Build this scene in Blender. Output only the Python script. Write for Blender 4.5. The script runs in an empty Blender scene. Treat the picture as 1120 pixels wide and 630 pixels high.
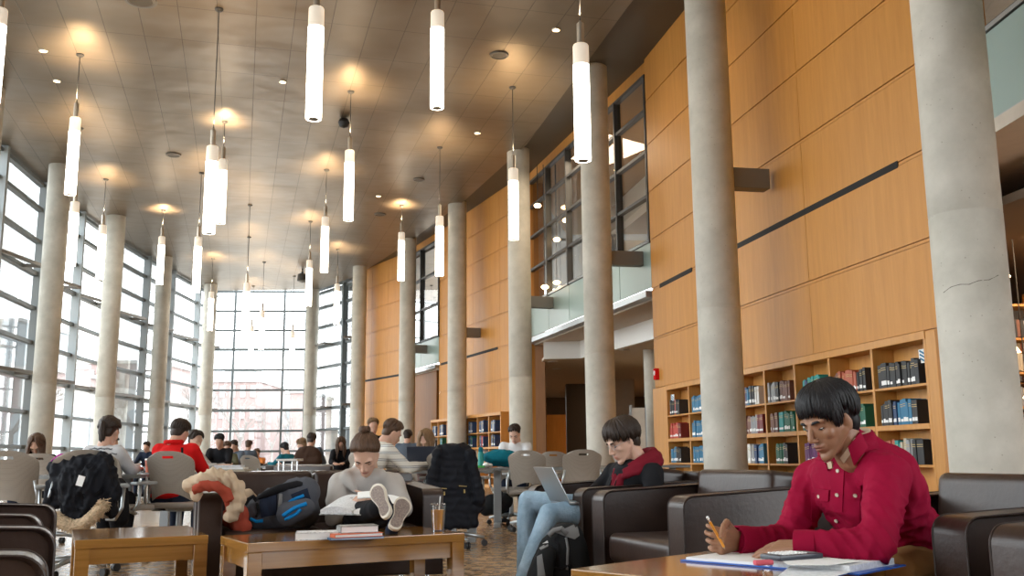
import bpy, bmesh, math, random
import numpy as np
from mathutils import Vector, Matrix, noise
from mathutils.bvhtree import BVHTree
R = math.radians
rnd = random.Random(7)
sc = bpy.context.scene
COL = sc.collection
# ------------------------------------------------------------ camera
FPX, PITCH, ROLL, HC = 1060.0, R(9.95), R(0.5), 0.86
FW = Vector((0, math.cos(PITCH), math.sin(PITCH))); UP0 = Vector((0, -math.sin(PITCH), math.cos(PITCH)))
RT = Vector((math.cos(ROLL), 0, 0)) - UP0 * math.sin(ROLL)
UP = Vector((math.sin(ROLL), 0, 0)) + UP0 * math.cos(ROLL)
EYE = Vector((0, 0, HC))
cd = bpy.data.cameras.new('camera'); cam = bpy.data.objects.new('camera', cd); COL.objects.link(cam)
cd.sensor_width = 36; cd.lens = 36 * FPX / 1120; cd.clip_start = .05; cd.clip_end = 600
m = Matrix((RT, UP, -FW)).transposed().to_4x4(); m.translation = EYE
cam.matrix_world = m; sc.camera = cam
def ray(x, y):
    d = FW + RT * ((x - 560) / FPX) + UP * ((315 - y) / FPX)
    return d / d.y
def pt(x, y, Y): return EYE + ray(x, y) * Y          # a measured place in the hall at distance Y
def ptz(x, y, z):
    d = ray(x, y); return EYE + d * ((z - HC) / d.z)
# ------------------------------------------------------------ materials
MATS = {}
def nodes(name):
    m = bpy.data.materials.new(name); m.use_nodes = True; nt = m.node_tree; MATS[name] = m
    return m, nt, nt.nodes['Principled BSDF']
def mat(name, col, rough=.6, metal=0, var=0, scale=8, bump=0, bscale=40, stretch=(1,1,1), col2=None, coat=0, sheen=0, spec=None):
    m, nt, b = nodes(name)
    b.inputs['Base Color'].default_value = (*col, 1); b.inputs['Roughness'].default_value = rough; b.inputs['Metallic'].default_value = metal
    if coat: b.inputs['Coat Weight'].default_value = coat; b.inputs['Coat Roughness'].default_value = .15
    if sheen: b.inputs['Sheen Weight'].default_value = sheen
    if spec is not None: b.inputs['Specular IOR Level'].default_value = spec
    N = nt.nodes; L = nt.links
    if var or bump or col2:
        tc = N.new('ShaderNodeTexCoord'); mp = N.new('ShaderNodeMapping'); mp.inputs['Scale'].default_value = stretch
        L.new(tc.outputs['Object'], mp.inputs['Vector'])
    if var or col2:
        n = N.new('ShaderNodeTexNoise'); n.inputs['Scale'].default_value = scale; n.inputs['Detail'].default_value = 6; n.inputs['Roughness'].default_value = .6
        L.new(mp.outputs[0], n.inputs['Vector'])
        cr = N.new('ShaderNodeValToRGB'); cr.color_ramp.elements[0].position = .3; cr.color_ramp.elements[1].position = .7
        a = [c * (1 - var) for c in col]; c2 = col2 or [min(1, c * (1 + var)) for c in col]
        cr.color_ramp.elements[0].color = (*a, 1); cr.color_ramp.elements[1].color = (*c2, 1)
        L.new(n.outputs['Fac'], cr.inputs[0]); L.new(cr.outputs[0], b.inputs['Base Color'])
    if bump:
        n2 = N.new('ShaderNodeTexNoise'); n2.inputs['Scale'].default_value = bscale; n2.inputs['Detail'].default_value = 4
        L.new(mp.outputs[0], n2.inputs['Vector'])
        bp = N.new('ShaderNodeBump'); bp.inputs['Strength'].default_value = bump; bp.inputs['Distance'].default_value = .02
        L.new(n2.outputs['Fac'], bp.inputs['Height']); L.new(bp.outputs[0], b.inputs['Normal'])
    return m
def emis(name, col, s):
    m, nt, b = nodes(name); b.inputs['Base Color'].default_value = (*col, 1)
    b.inputs['Emission Color'].default_value = (*col, 1); b.inputs['Emission Strength'].default_value = s; return m
def glassmat(name, tint, refl=.12, alpha=0.0, rough=.03):
    m, nt, b = nodes(name); N = nt.nodes; L = nt.links; out = N['Material Output']; N.remove(b)
    t = N.new('ShaderNodeBsdfTransparent'); t.inputs[0].default_value = (*tint, 1)
    g = N.new('ShaderNodeBsdfGlossy'); g.inputs['Roughness'].default_value = rough
    mx = N.new('ShaderNodeMixShader'); fr = N.new('ShaderNodeFresnel'); fr.inputs[0].default_value = 1.45
    ma = N.new('ShaderNodeMath'); ma.operation = 'MULTIPLY_ADD'; ma.inputs[1].default_value = .8; ma.inputs[2].default_value = refl - .03
    L.new(fr.outputs[0], ma.inputs[0]); L.new(ma.outputs[0], mx.inputs[0]); L.new(t.outputs[0], mx.inputs[1]); L.new(g.outputs[0], mx.inputs[2])
    last = mx
    if alpha:
        d = N.new('ShaderNodeBsdfDiffuse'); d.inputs[0].default_value = (*tint, 1)
        m2 = N.new('ShaderNodeMixShader'); m2.inputs[0].default_value = alpha
        L.new(mx.outputs[0], m2.inputs[1]); L.new(d.outputs[0], m2.inputs[2]); last = m2
    L.new(last.outputs[0], out.inputs[0]); return m
def woodmat(name, c1, c2, rough=.35, axis='z', coat=0., freq=14):
    m, nt, b = nodes(name); N = nt.nodes; L = nt.links
    b.inputs['Roughness'].default_value = rough
    if coat: b.inputs['Coat Weight'].default_value = coat; b.inputs['Coat Roughness'].default_value = .12
    tc = N.new('ShaderNodeTexCoord'); mp = N.new('ShaderNodeMapping')
    s = {'z': (freq, freq, .5), 'x': (.5, freq, freq), 'y': (freq, .5, freq)}[axis]; mp.inputs['Scale'].default_value = s
    L.new(tc.outputs['Object'], mp.inputs[0])
    n = N.new('ShaderNodeTexNoise'); n.inputs['Scale'].default_value = 1.6; n.inputs['Detail'].default_value = 8; n.inputs['Roughness'].default_value = .7; n.inputs['Distortion'].default_value = .4
    L.new(mp.outputs[0], n.inputs['Vector'])
    cr = N.new('ShaderNodeValToRGB'); cr.color_ramp.elements[0].position = .32; cr.color_ramp.elements[1].position = .68
    cr.color_ramp.elements[0].color = (*c1, 1); cr.color_ramp.elements[1].color = (*c2, 1)
    L.new(n.outputs['Fac'], cr.inputs[0]); L.new(cr.outputs[0], b.inputs['Base Color'])
    return m
woodmat('wall wood', (.47, .198, .032), (.57, .255, .048), .5, freq=6)
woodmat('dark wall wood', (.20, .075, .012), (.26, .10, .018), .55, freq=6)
woodmat('case wood', (.50, .225, .05), (.60, .285, .07), .45, freq=8)
woodmat('table wood', (.27, .125, .026), (.40, .19, .045), .12, 'x', coat=.6, freq=16)
mat('concrete', (.36, .335, .285), .85, var=.13, scale=3.5, bump=.12, bscale=18, col2=(.47, .445, .385))
mat('leather', (.034, .019, .014), .34, var=.25, scale=5, bump=.05, bscale=50, spec=.42)
mat('leather top', (.030, .018, .014), .45, var=.2, scale=5)
mat('chrome', (.6, .6, .6), .2, 1)
mat('steel', (.42, .44, .45), .35, .8)
mat('grey metal', (.33, .35, .36), .45, .3)
mat('dark metal', (.07, .07, .07), .5, .3)
mat('mullion', (.30, .33, .34), .6)
mat('transom', (.13, .15, .155), .5, .2)
mat('bracket metal', (.19, .175, .155), .5, .3)
mat('white paint', (.74, .73, .70), .6)
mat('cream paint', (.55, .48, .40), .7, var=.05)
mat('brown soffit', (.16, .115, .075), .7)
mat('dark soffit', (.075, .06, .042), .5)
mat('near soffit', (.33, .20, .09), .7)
mat('black plastic', (.012, .012, .013), .5)
mat('black gap', (.008, .007, .006), .8)
mat('grey laminate', (.20, .205, .20), .3)
mat('dark laminate', (.045, .045, .048), .25)
mat('white label', (.85, .85, .83), .6)
mat('paper', (.86, .86, .84), .7)
mat('paper printed', (.74, .76, .78), .7, var=.18, scale=90)
mat('teal glass panel', (.30, .39, .36), .3)
mat('cap metal', (.50, .44, .36), .35, .8)
mat('ground', (.52, .52, .50), .9, var=.1)
glassmat('window glass', (.97, .985, .985), .06)
glassmat('upper glass', (.80, .80, .77), .12)
emis('tube glow', (1, .92, .78), 9)
emis('lamp glow', (1, .68, .35), 14)
emis('lit panel', (1, .95, .86), 3)
# frosted upper end of the tubes, less bright than the middle
emis('tube end', (.90, .80, .66), .45)
# chair shell, with its fine round perforations
def shell():
    m, nt, b = nodes('chair shell'); N = nt.nodes; L = nt.links
    b.inputs['Roughness'].default_value = .5
    tc = N.new('ShaderNodeTexCoord'); v = N.new('ShaderNodeTexVoronoi'); v.inputs['Scale'].default_value = 75; v.inputs['Randomness'].default_value = 0
    L.new(tc.outputs['Object'], v.inputs['Vector'])
    cr = N.new('ShaderNodeValToRGB'); cr.color_ramp.elements[0].position = .25; cr.color_ramp.elements[1].position = .32
    cr.color_ramp.elements[0].color = (.27, .235, .20, 1); cr.color_ramp.elements[1].color = (.345, .30, .25, 1)
    L.new(v.outputs['Distance'], cr.inputs[0]); L.new(cr.outputs[0], b.inputs['Base Color'])
shell()
mat('chair seat', (.30, .265, .23), .6)
mat('pale chair seat', (.62, .61, .58), .6)
def ceilmat():
    # satin metal ceiling panels with dark joints, each sheet slightly pillowed
    m, nt, b = nodes('ceiling metal'); N = nt.nodes; L = nt.links
    b.inputs['Metallic'].default_value = .74; b.inputs['Roughness'].default_value = .40
    tc = N.new('ShaderNodeTexCoord'); mp = N.new('ShaderNodeMapping'); mp.inputs['Rotation'].default_value = (0, 0, R(-15.6))
    L.new(tc.outputs['Object'], mp.inputs[0])
    br = N.new('ShaderNodeTexBrick'); br.offset = .0; br.inputs['Scale'].default_value = 1
    br.inputs['Brick Width'].default_value = .69; br.inputs['Row Height'].default_value = 1.45; br.inputs['Mortar Size'].default_value = .010; br.inputs['Mortar Smooth'].default_value = .3
    br.inputs['Color1'].default_value = (.265, .212, .155, 1); br.inputs['Color2'].default_value = (.25, .20, .147, 1); br.inputs['Mortar'].default_value = (.15, .117, .083, 1)
    L.new(mp.outputs[0], br.inputs['Vector']); L.new(br.outputs['Color'], b.inputs['Base Color'])
    n = N.new('ShaderNodeTexNoise'); n.inputs['Scale'].default_value = .75; n.inputs['Detail'].default_value = 2
    L.new(mp.outputs[0], n.inputs['Vector'])
    bp = N.new('ShaderNodeBump'); bp.inputs['Strength'].default_value = .5; bp.inputs['Distance'].default_value = .12
    ad = N.new('ShaderNodeMath'); ad.operation = 'MULTIPLY_ADD'; ad.inputs[1].default_value = -.03
    L.new(br.outputs['Fac'], ad.inputs[0]); L.new(n.outputs['Fac'], ad.inputs[2])
    L.new(ad.outputs[0], bp.inputs['Height']); L.new(bp.outputs[0], b.inputs['Normal'])
ceilmat()
def floormat():
    m, nt, b = nodes('floor stone'); N = nt.nodes; L = nt.links
    b.inputs['Roughness'].default_value = .24
    tc = N.new('ShaderNodeTexCoord')
    v = N.new('ShaderNodeTexVoronoi'); v.inputs['Scale'].default_value = 16; L.new(tc.outputs['Object'], v.inputs['Vector'])
    n = N.new('ShaderNodeTexNoise'); n.inputs['Scale'].default_value = 9; n.inputs['Detail'].default_value = 8; L.new(tc.outputs['Object'], n.inputs['Vector'])
    ad = N.new('ShaderNodeMath'); ad.operation = 'MULTIPLY_ADD'; ad.inputs[1].default_value = .45
    L.new(v.outputs['Distance'], ad.inputs[0]); L.new(n.outputs['Fac'], ad.inputs[2])
    cr = N.new('ShaderNodeValToRGB'); e = cr.color_ramp.elements; e[0].position = .45; e[0].color = (.075, .038, .018, 1); e[1].position = .80; e[1].color = (.40, .27, .15, 1)
    x = e.new(.62); x.color = (.16, .085, .04, 1)
    L.new(ad.outputs[0], cr.inputs[0]); L.new(cr.outputs[0], b.inputs['Base Color'])
floormat()
def skinmat(name, col, rough=.5):
    m, nt, b = nodes(name); N = nt.nodes; L = nt.links
    b.inputs['Roughness'].default_value = rough; b.inputs['Subsurface Weight'].default_value = .08; b.inputs['Subsurface Radius'].default_value = (.02, .008, .004)
    at = N.new('ShaderNodeVertexColor'); at.layer_name = 'tone'
    mx = N.new('ShaderNodeMix'); mx.data_type = 'RGBA'; mx.blend_type = 'MULTIPLY'; mx.inputs[0].default_value = 1
    mx.inputs[6].default_value = (*col, 1); L.new(at.outputs[0], mx.inputs[7]); L.new(mx.outputs[2], b.inputs['Base Color'])
skinmat('skin brown', (.30, .145, .078)); skinmat('skin fair', (.60, .36, .26)); skinmat('skin pale', (.70, .45, .34))
def hairmat(name, col):
    mat(name, col, .5, bump=.12, bscale=7, stretch=(14, 14, 1.2), var=.35, scale=9, spec=.3)
hairmat('hair black', (.010, .009, .010)); hairmat('hair dark brown', (.030, .018, .012)); hairmat('hair brown', (.085, .045, .025)); hairmat('hair light brown', (.20, .115, .055))
def cloth(name, col, rough=.85, var=.08, bump=.08, bscale=180): return mat(name, col, rough, var=var, scale=6, bump=bump, bscale=bscale, spec=.12)
cloth('crimson cloth', (.27, .003, .030), .8); cloth('bright red cloth', (.62, .012, .012)); cloth('grey knit', (.42, .39, .36)); cloth('black cloth', (.012, .012, .014))
cloth('white cloth', (.70, .70, .70)); cloth('maroon cloth', (.16, .010, .02)); cloth('khaki cloth', (.34, .175, .065)); cloth('pink knit', (.34, .22, .20)); cloth('navy cloth', (.016, .022, .04))
cloth('slate cloth', (.10, .12, .15)); cloth('teal cloth', (.012, .12, .16)); cloth('cream fleece', (.52, .40, .28)); cloth('rust cloth', (.33, .06, .035)); cloth('grey pack cloth', (.075, .08, .095))
cloth('black pack cloth', (.016, .017, .018)); cloth('grey trim cloth', (.19, .19, .19)); cloth('blue trim', (.01, .20, .50)); cloth('teal pack cloth', (.008, .15, .20)); cloth('magenta cloth', (.30, .01, .20)); cloth('light grey cloth', (.55, .55, .56))
cloth('coat nylon', (.010, .011, .015), .6); cloth('brown jacket cloth', (.055, .03, .02)); cloth('orange cloth', (.6, .2, .05)); cloth('olive cloth', (.10, .10, .06))
mat('jeans', (.27, .42, .56), .85, var=.25, scale=7, bump=.3, bscale=120, col2=(.46, .62, .75))
mat('fur', (.62, .47, .31), .9, var=.35, scale=40, bump=1, bscale=90)
mat('rubber sole', (.27, .21, .18), .8, var=.35, scale=120, bump=.6, bscale=160); mat('sole rim', (.66, .60, .50), .7)
def stripemat():
    m, nt, b = nodes('striped knit'); N = nt.nodes; L = nt.links; b.inputs['Roughness'].default_value = .9
    tc = N.new('ShaderNodeTexCoord'); w = N.new('ShaderNodeTexWave'); w.wave_type = 'BANDS'; w.bands_direction = 'Z'; w.inputs['Scale'].default_value = 4.6; w.inputs['Distortion'].default_value = .8; w.inputs['Detail'].default_value = 0
    L.new(tc.outputs['Object'], w.inputs[0])
    cr = N.new('ShaderNodeValToRGB'); e = cr.color_ramp.elements; cr.color_ramp.interpolation = 'CONSTANT'
    e[0].position = 0; e[0].color = (.70, .67, .60, 1); e[1].position = .78; e[1].color = (.09, .09, .10, 1)
    for p, c in ((.93, .68),): x = e.new(p); x.color = (c, c, c * .95, 1)
    L.new(w.outputs['Fac'], cr.inputs[0]); L.new(cr.outputs[0], b.inputs['Base Color'])
stripemat()
mat('red brick', (.34, .25, .235), .9, var=.15, scale=3); mat('pale stone', (.46, .44, .42), .9, var=.06, scale=2); mat('facade glass', (.33, .36, .38), .6); mat('bark', (.26, .235, .22), .9)
# ------------------------------------------------------------ mesh collector
class MB:
    def __init__(s): s.bm = bmesh.new(); s.mats = []
    def _mi(s, faces, mt):
        if mt is None: return
        if mt not in s.mats: s.mats.append(mt)
        for f in faces: f.material_index = s.mats.index(mt)
    def box(s, c, size, rot=None, bev=0, seg=2, mt=None):
        mtx = Matrix.Translation(c) @ (rot.to_4x4() if rot is not None else Matrix.Identity(4)) @ Matrix.Diagonal((*size, 1))
        r = bmesh.ops.create_cube(s.bm, size=1, matrix=mtx); vs = r['verts']
        fs = list({f for v in vs for f in v.link_faces})
        if bev:
            es = list({e for v in vs for e in v.link_edges})
            rr = bmesh.ops.bevel(s.bm, geom=es, offset=bev, segments=seg, profile=.6, affect='EDGES')
            fs = [f for f in set(fs) | set(rr['faces']) if f.is_valid]
        s._mi(fs, mt); return s
    def cyl(s, p0, p1, r0, r1=None, seg=16, mt=None, cap=True):
        p0 = Vector(p0); p1 = Vector(p1); d = p1 - p0; r1 = r0 if r1 is None else r1
        q = d.to_track_quat('Z', 'Y').to_matrix().to_4x4()
        r = bmesh.ops.create_cone(s.bm, cap_ends=cap, segments=seg, radius1=max(r0, 1e-4), radius2=max(r1, 1e-4), depth=d.length, matrix=Matrix.Translation((p0 + p1) / 2) @ q)
        s._mi({f for v in r['verts'] for f in v.link_faces}, mt); return s
    def ell(s, c, r, rot=None, seg=16, mt=None):
        if not hasattr(r, '__len__'): r = (r, r, r)
        mtx = Matrix.Translation(c) @ (rot.to_4x4() if rot is not None else Matrix.Identity(4)) @ Matrix.Diagonal((*r, 1))
        nv = max(6, seg // 2); N_ = s.bm.verts.new; F_ = s.bm.faces.new; fs = []
        top, bot = N_(mtx @ Vector((0, 0, 1))), N_(mtx @ Vector((0, 0, -1)))
        rg = [[N_(mtx @ Vector((math.sin(p) * math.cos(2 * math.pi * i / seg), math.sin(p) * math.sin(2 * math.pi * i / seg), math.cos(p)))) for i in range(seg)] for p in [math.pi * j / nv for j in range(1, nv)]]
        for i in range(seg):
            k = (i + 1) % seg; fs += [F_((top, rg[0][i], rg[0][k])), F_((bot, rg[-1][k], rg[-1][i]))]
            for a, b in zip(rg, rg[1:]): fs.append(F_((a[i], b[i], b[k], a[k])))
        s._mi(fs, mt); return s
    def cap(s, p0, p1, r0, r1=None, seg=12, mt=None):
        r1 = r0 if r1 is None else r1
        s.cyl(p0, p1, r0, r1, seg, mt); s.ell(p0, r0, seg=seg, mt=mt); s.ell(p1, r1, seg=seg, mt=mt); return s
    def rings(s, R_, mt=None, close=True):
        vs = [[s.bm.verts.new(p) for p in ring] for ring in R_]; n = len(vs[0]); fs = []
        for a, b in zip(vs, vs[1:]):
            for i in range(n): fs.append(s.bm.faces.new((a[i], a[(i + 1) % n], b[(i + 1) % n], b[i])))
        if close: fs.append(s.bm.faces.new(list(reversed(vs[0])))); fs.append(s.bm.faces.new(vs[-1]))
        s._mi(fs, mt); return s
    def lathe(s, prof, c=(0, 0, 0), seg=24, mt=None):
        c = Vector(c)
        return s.rings([[c + Vector((r * math.cos(2 * math.pi * i / seg), r * math.sin(2 * math.pi * i / seg), z)) for i in range(seg)] for r, z in prof], mt)
    def tube(s, pts, r, seg=8, mt=None):
        pts = [Vector(p) for p in pts]; n = len(pts); rr = r if hasattr(r, '__len__') else [r] * n
        R_ = []; up = None
        for i, p in enumerate(pts):
            d = (pts[min(i + 1, n - 1)] - pts[max(i - 1, 0)]).normalized()
            if up is None: up = d.orthogonal().normalized()
            up = (up - d * up.dot(d)); up = up.normalized() if up.length > 1e-6 else d.orthogonal().normalized()
            b = d.cross(up)
            R_.append([p + (up * math.cos(2 * math.pi * k / seg) + b * math.sin(2 * math.pi * k / seg)) * rr[i] for k in range(seg)])
        return s.rings(R_, mt)
    def prism(s, poly, z0, z1, mt=None):
        return s.rings([[Vector((x, y, z0)) for x, y in poly], [Vector((x, y, z1)) for x, y in poly]], mt)
    def quad(s, pts, mt=None):
        s._mi([s.bm.faces.new([s.bm.verts.new(p) for p in pts])], mt); return s
    def xform(s, M): bmesh.ops.transform(s.bm, matrix=M, verts=s.bm.verts); return s
    def build(s, name, mt=None, parent=None, world=False, smooth=False):
        bmesh.ops.recalc_face_normals(s.bm, faces=s.bm.faces)
        me = bpy.data.meshes.new(name); s.bm.to_mesh(me); s.bm.free()
        for q in ([mt] if mt else []) + [x for x in s.mats if x != mt]: me.materials.append(MATS[q])
        if mt and s.mats:
            order = ([mt] + [x for x in s.mats if x != mt]); remap = [order.index(x) for x in s.mats]
            for p in me.polygons: p.material_index = remap[p.material_index] if p.material_index < len(remap) else 0
        if smooth: 
            for p in me.polygons: p.use_smooth = True
            if smooth != 'all' and hasattr(me, 'set_sharp_from_angle'): me.set_sharp_from_angle(angle=R(40))
        o = bpy.data.objects.new(name, me); COL.objects.link(o)
        if parent is not None: adopt(o, parent, world)
        return o
WM = {}
def adopt(o, parent, world=False):
    o.parent = parent
    if world: o.matrix_parent_inverse = WM.get(parent.name, Matrix.Identity(4)).inverted()
def thing(name, label, cat, loc=(0, 0, 0), heading=0, group=None):
    o = bpy.data.objects.new(name, None); COL.objects.link(o); o.empty_display_size = .1
    o.location = loc; o.rotation_euler = (0, 0, -R(heading)); WM[o.name] = Matrix.Translation(loc) @ Matrix.Rotation(-R(heading), 4, 'Z')
    o['label'] = label; o['category'] = cat
    if group: o['group'] = group
    return o
def tag(o, label, cat, group=None, kind=None):
    o['label'] = label; o['category'] = cat
    if group: o['group'] = group
    if kind: o['kind'] = kind
    return o
def struct(o): o['kind'] = 'structure'; return o
def copy_tree(o, loc, heading, label, group=None):
    c = o.copy(); COL.objects.link(c); c.location = loc; c.rotation_euler = (0, 0, -R(heading)); c['label'] = label
    if group: c['group'] = group
    WM[c.name] = Matrix.Translation(loc) @ Matrix.Rotation(-R(heading), 4, 'Z')
    for ch in list(o.children):
        d = ch.copy(); COL.objects.link(d); d.parent = c
        for g in list(ch.children):
            e = g.copy(); COL.objects.link(e); e.parent = d
    return c
def area(name, loc, size, power, col=(1, .9, .75), target=None, shape='SQUARE', size_y=None, spread=None, parent=None):
    l = bpy.data.lights.new(name, 'AREA'); l.energy = power; l.color = col; l.size = size; l.shape = shape
    if size_y: l.shape = 'RECTANGLE'; l.size_y = size_y
    if spread: l.spread = spread
    o = bpy.data.objects.new(name, l); COL.objects.link(o); o.location = loc
    if target is not None: o.rotation_euler = (Vector(target) - Vector(loc)).to_track_quat('-Z', 'Y').to_euler()
    return o
# ============================================================ the hall
ZC = 8.96
NW = Vector((math.cos(R(11.07)), math.sin(R(11.07)), 0)); UW = Vector((-math.sin(R(11.07)), math.cos(R(11.07)), 0)); CW = 6.45
def wallpt(s, d=0, z=0): return NW * (CW - d) + UW * s + Vector((0, 0, z))     # d metres out from the near wooden wall
WIN = [(-9.0, -8), (-10.2, 0), (-11.6, 10), (-12.75, 20.4), (-13.24, 24.1), (-13.78, 27.5), (-14.2, 30.9), (-14.5, 34.2), (-14.65, 38), (-14.7, 41), (-14.75, 44.6), (-14.6, 47.2), (-10.0, 47.5), (-7.3, 43.9), (-6.6, 42.1)]
B1a, B1b = Vector((2.86, 19.3, 0)), Vector((.55, 27.4, 0)); S2a, S2b = Vector((.42, 27.3, 0)), Vector((-2.6, 34.5, 0)); B2b = Vector((-4.25, 38.2, 0)); S3b = Vector((-6.5, 41.75, 0))
S1a, S1b = wallpt(9.18), wallpt(18.25)
N0a, N0b = Vector((4.95, 10.2, 0)), Vector((5.35, 2.5, 0))
fl = MB(); fl.box((-2, 19, -.05), (44, 62, .1)); struct(fl.build('floor', 'floor stone'))
# metal ceiling, its edge running over the line of columns
ce = MB()
poly = [(-9.0, -8), (3.9, -8), (4.0, 0), (4.05, 8.2), (2.95, 13.4), (2.15, 16.6), (.42, 24.4), (-1.5, 30.0), (-4.0, 36.2), (-6.75, 42.3), (-9.3, 46.2), (-14.72, 46.2)] + [(x - .02, y) for x, y in WIN[10:2:-1]] + [(WIN[2][0], WIN[2][1]), (WIN[1][0], WIN[1][1])]
ce.prism(poly, ZC, ZC + .12); struct(ce.build('ceiling', 'ceiling metal'))
so = MB(); so.prism([(2.8, -8), (13, -8), (13, 47), (-8.5, 47), (-7.0, 42.5), (-5.2, 36.3), (-2.6, 30.2), (-.6, 24.5), (1.0, 16.7), (1.8, 13.4)], ZC + .08, ZC + .2)
struct(so.build('ceiling_soffit', 'dark soffit'))
rf = MB(); rf.prism([(-9.1, -8.2), (13, -8.2), (13, 46.1), (-14.8, 46.1)] + [(x - .12, y) for x, y in WIN[10:0:-1]], ZC + .5, ZC + .7); struct(rf.build('ceiling_roof_slab', 'dark soffit'))
ed = MB(); 
for k_, (a, b) in enumerate(zip(WIN[:-1], WIN[1:])):
    if k_ == 11: continue
    a = Vector((*a, 0)); b = Vector((*b, 0)); d = (b - a); ln = d.length; rot = Matrix.Rotation(math.atan2(d.y, d.x), 3, 'Z')
    ed.box((a + b) / 2 + Vector((0, 0, ZC + .26)), (ln + .1, .16, .48), rot)
struct(ed.build('trim_1', 'transom'))
# ---- curtain walls
LV = [1.28, 2.25, 3.24, 4.22, 5.2, 6.2, 7.15, 8.1]
for i, (a, b) in enumerate(zip(WIN[:-1], WIN[1:])):
    a = Vector((*a, 0)); b = Vector((*b, 0)); d = b - a; ln = d.length; u = d.normalized(); n = Vector((-u.y, u.x, 0)); 
    if n.dot(Vector((-4, 20, 0)) - a) < 0: n = -n
    rot = Matrix.Rotation(math.atan2(d.y, d.x), 3, 'Z')
    far = (i == 11); ZW = ZC if not far else 10.9
    w = MB()
    for z in [.08] + LV + ([ZC - .12] if not far else [9.08, 10.05]):
        w.box((a + b) / 2 + Vector((0, 0, z)) + n * (.03), (ln, .16 if not far else .09, .10 if z not in (3.24, 6.2) else .13), rot)
    w = w.build(f'window_{i+1}', 'transom'); struct(w)
    ks = [0] if i not in (0, 1, 2) else [0, 3.0, 6.0, 9.0]
    if far: ks = [.95, 3.35]
    if i == 12: ks = [0, 3.9]
    mu = MB(); th, dp = (.15, .26) if not far else (.09, .14)
    if i == 13: ks = []
    for k in ks:
        if k > ln + .5: continue
        p = a + u * k + n * (.1 if not far else 0)
        mu.box(p + Vector((0, 0, ZW / 2)), (th, dp, ZW - .02), rot)
    if ks: mu.build('mullion', 'mullion' if not far and i != 12 else 'transom', w)
    g = MB(); q = -n * .06; g.quad([a + q, b + q, b + q + Vector((0, 0, ZW)), a + q + Vector((0, 0, ZW))]); g.build('pane', 'window glass', w)
    # wedge-shaped wind braces reaching from the mullion toward the column
    if 3 <= i <= 13 and not far:
        for z in (3.24, 6.2):
            m_ = MB(); c = a + u * .05; e = a + u * (ln * .60); tip = a + u * (ln * .62) + n * .62
            for s_, t_ in ((c + n * .2, tip), (e + n * .1, tip)):
                dd = t_ - s_; m_.box((s_ + t_) / 2 + Vector((0, 0, z)), (dd.length, .07, .09), Matrix.Rotation(math.atan2(dd.y, dd.x), 3, 'Z'))
            m_.build('wind_brace', 'bracket metal', w)
bk = MB()  # unseen back wall, mostly solid to limit fill light on the seating
bk.box((3, -8, ZC / 2), (14, .3, ZC)); bk.box((-9.5, -8, ZC / 2), (3, .3, ZC))
bk.box((-6, -8, ZC - .4), (5, .3, .8)); bk.box((-6, -8, .3), (5, .3, .6)); struct(bk.build('wall_back', 'dark wall wood'))
wb = MB()  # unseen mullioned opening behind the camera, added to let in fill light
for x in (-7, -5.5): wb.box((x, -7.9, ZC / 2), (.12, .2, ZC))
for z in LV: wb.box((-6, -7.9, z), (4, .1, .08))
struct(wb.build('window_15', 'mullion'))
# ---- wooden panelled walls: separate boards with dark reveals
PZ = [2.17, 3.16, 4.15, 5.15, 6.15, 7.15, 8.1, 9.2]
def panelwall(name, a, b, cuts, z0, mt='wall wood', thick=.35, slots=(), lip=True):
    a = a.copy(); b = b.copy(); d = b - a; ln = d.length; u = d.normalized(); n = Vector((-u.y, u.x, 0))
    if n.x > 0: n = -n
    o = bpy.data.objects.new(name, None)
    w = MB(); rot = Matrix.Rotation(math.atan2(d.y, d.x), 3, 'Z'); zs = [z for z in [z0] + [q for q in PZ if q > z0 + .01]]
    w.box((a + b) / 2 - n * (thick / 2) + Vector((0, 0, (z0 + 9.2) / 2)), (ln, thick, 9.2 - z0), rot, mt='dark wall wood')
    cs = [0] + list(cuts) + [ln]
    for k, (za, zb) in enumerate(zip(zs, zs[1:])):
        for ca, cb in zip(cs, cs[1:]):
            w.box(a + u * ((ca + cb) / 2) + n * .012 + Vector((0, 0, (za + zb) / 2)), (cb - ca - .010, .024, zb - za - .055), rot, mt=mt)
        if lip: w.box((a + b) / 2 + n * .008 + Vector((0, 0, za)), (ln, .016, .037), rot, mt=mt)
    for sa, sb in slots:
        w.box(a + u * ((sa + sb) / 2) + n * .014 + Vector((0, 0, 4.15)), (sb - sa, .03, .085), rot, mt='black gap')
    w.box(a + n * .004 - u * .0 - n * thick / 2 + Vector((0, 0, (z0 + 9.2) / 2)), (.02, thick, 9.2 - z0), rot, mt=mt)
    return struct(w.build(name, None))
panelwall('wall_right', S1a, S1b, [2.72, 5.4], 2.17, slots=((.5, 6.0), (6.9, 8.6)))
panelwall('wall_right_middle', S2a, S2b, [2.0, 4.35, 6.2], .02, slots=((2.2, 7.6),))
panelwall('wall_right_far', B2b, S3b, [1.6, 3.2], .02, slots=((.05, 4.2),))
# end piers of the middle stretch seen from the lobby opening
pr = MB(); d = (S2b - S2a).normalized(); 
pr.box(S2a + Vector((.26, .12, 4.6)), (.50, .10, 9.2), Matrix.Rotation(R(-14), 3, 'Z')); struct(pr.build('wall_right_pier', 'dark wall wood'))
# strip of wood above the upper windows
for k, (a, b) in enumerate(((B1a, B1b), (S2b, B2b))):
    t = MB(); d = b - a; t.box((a + b) / 2 + Vector((.02, 0, 8.98)), (d.length, .12, .42), Matrix.Rotation(math.atan2(d.y, d.x), 3, 'Z')); struct(t.build(f'trim_{2+k}', 'wall wood'))
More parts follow.
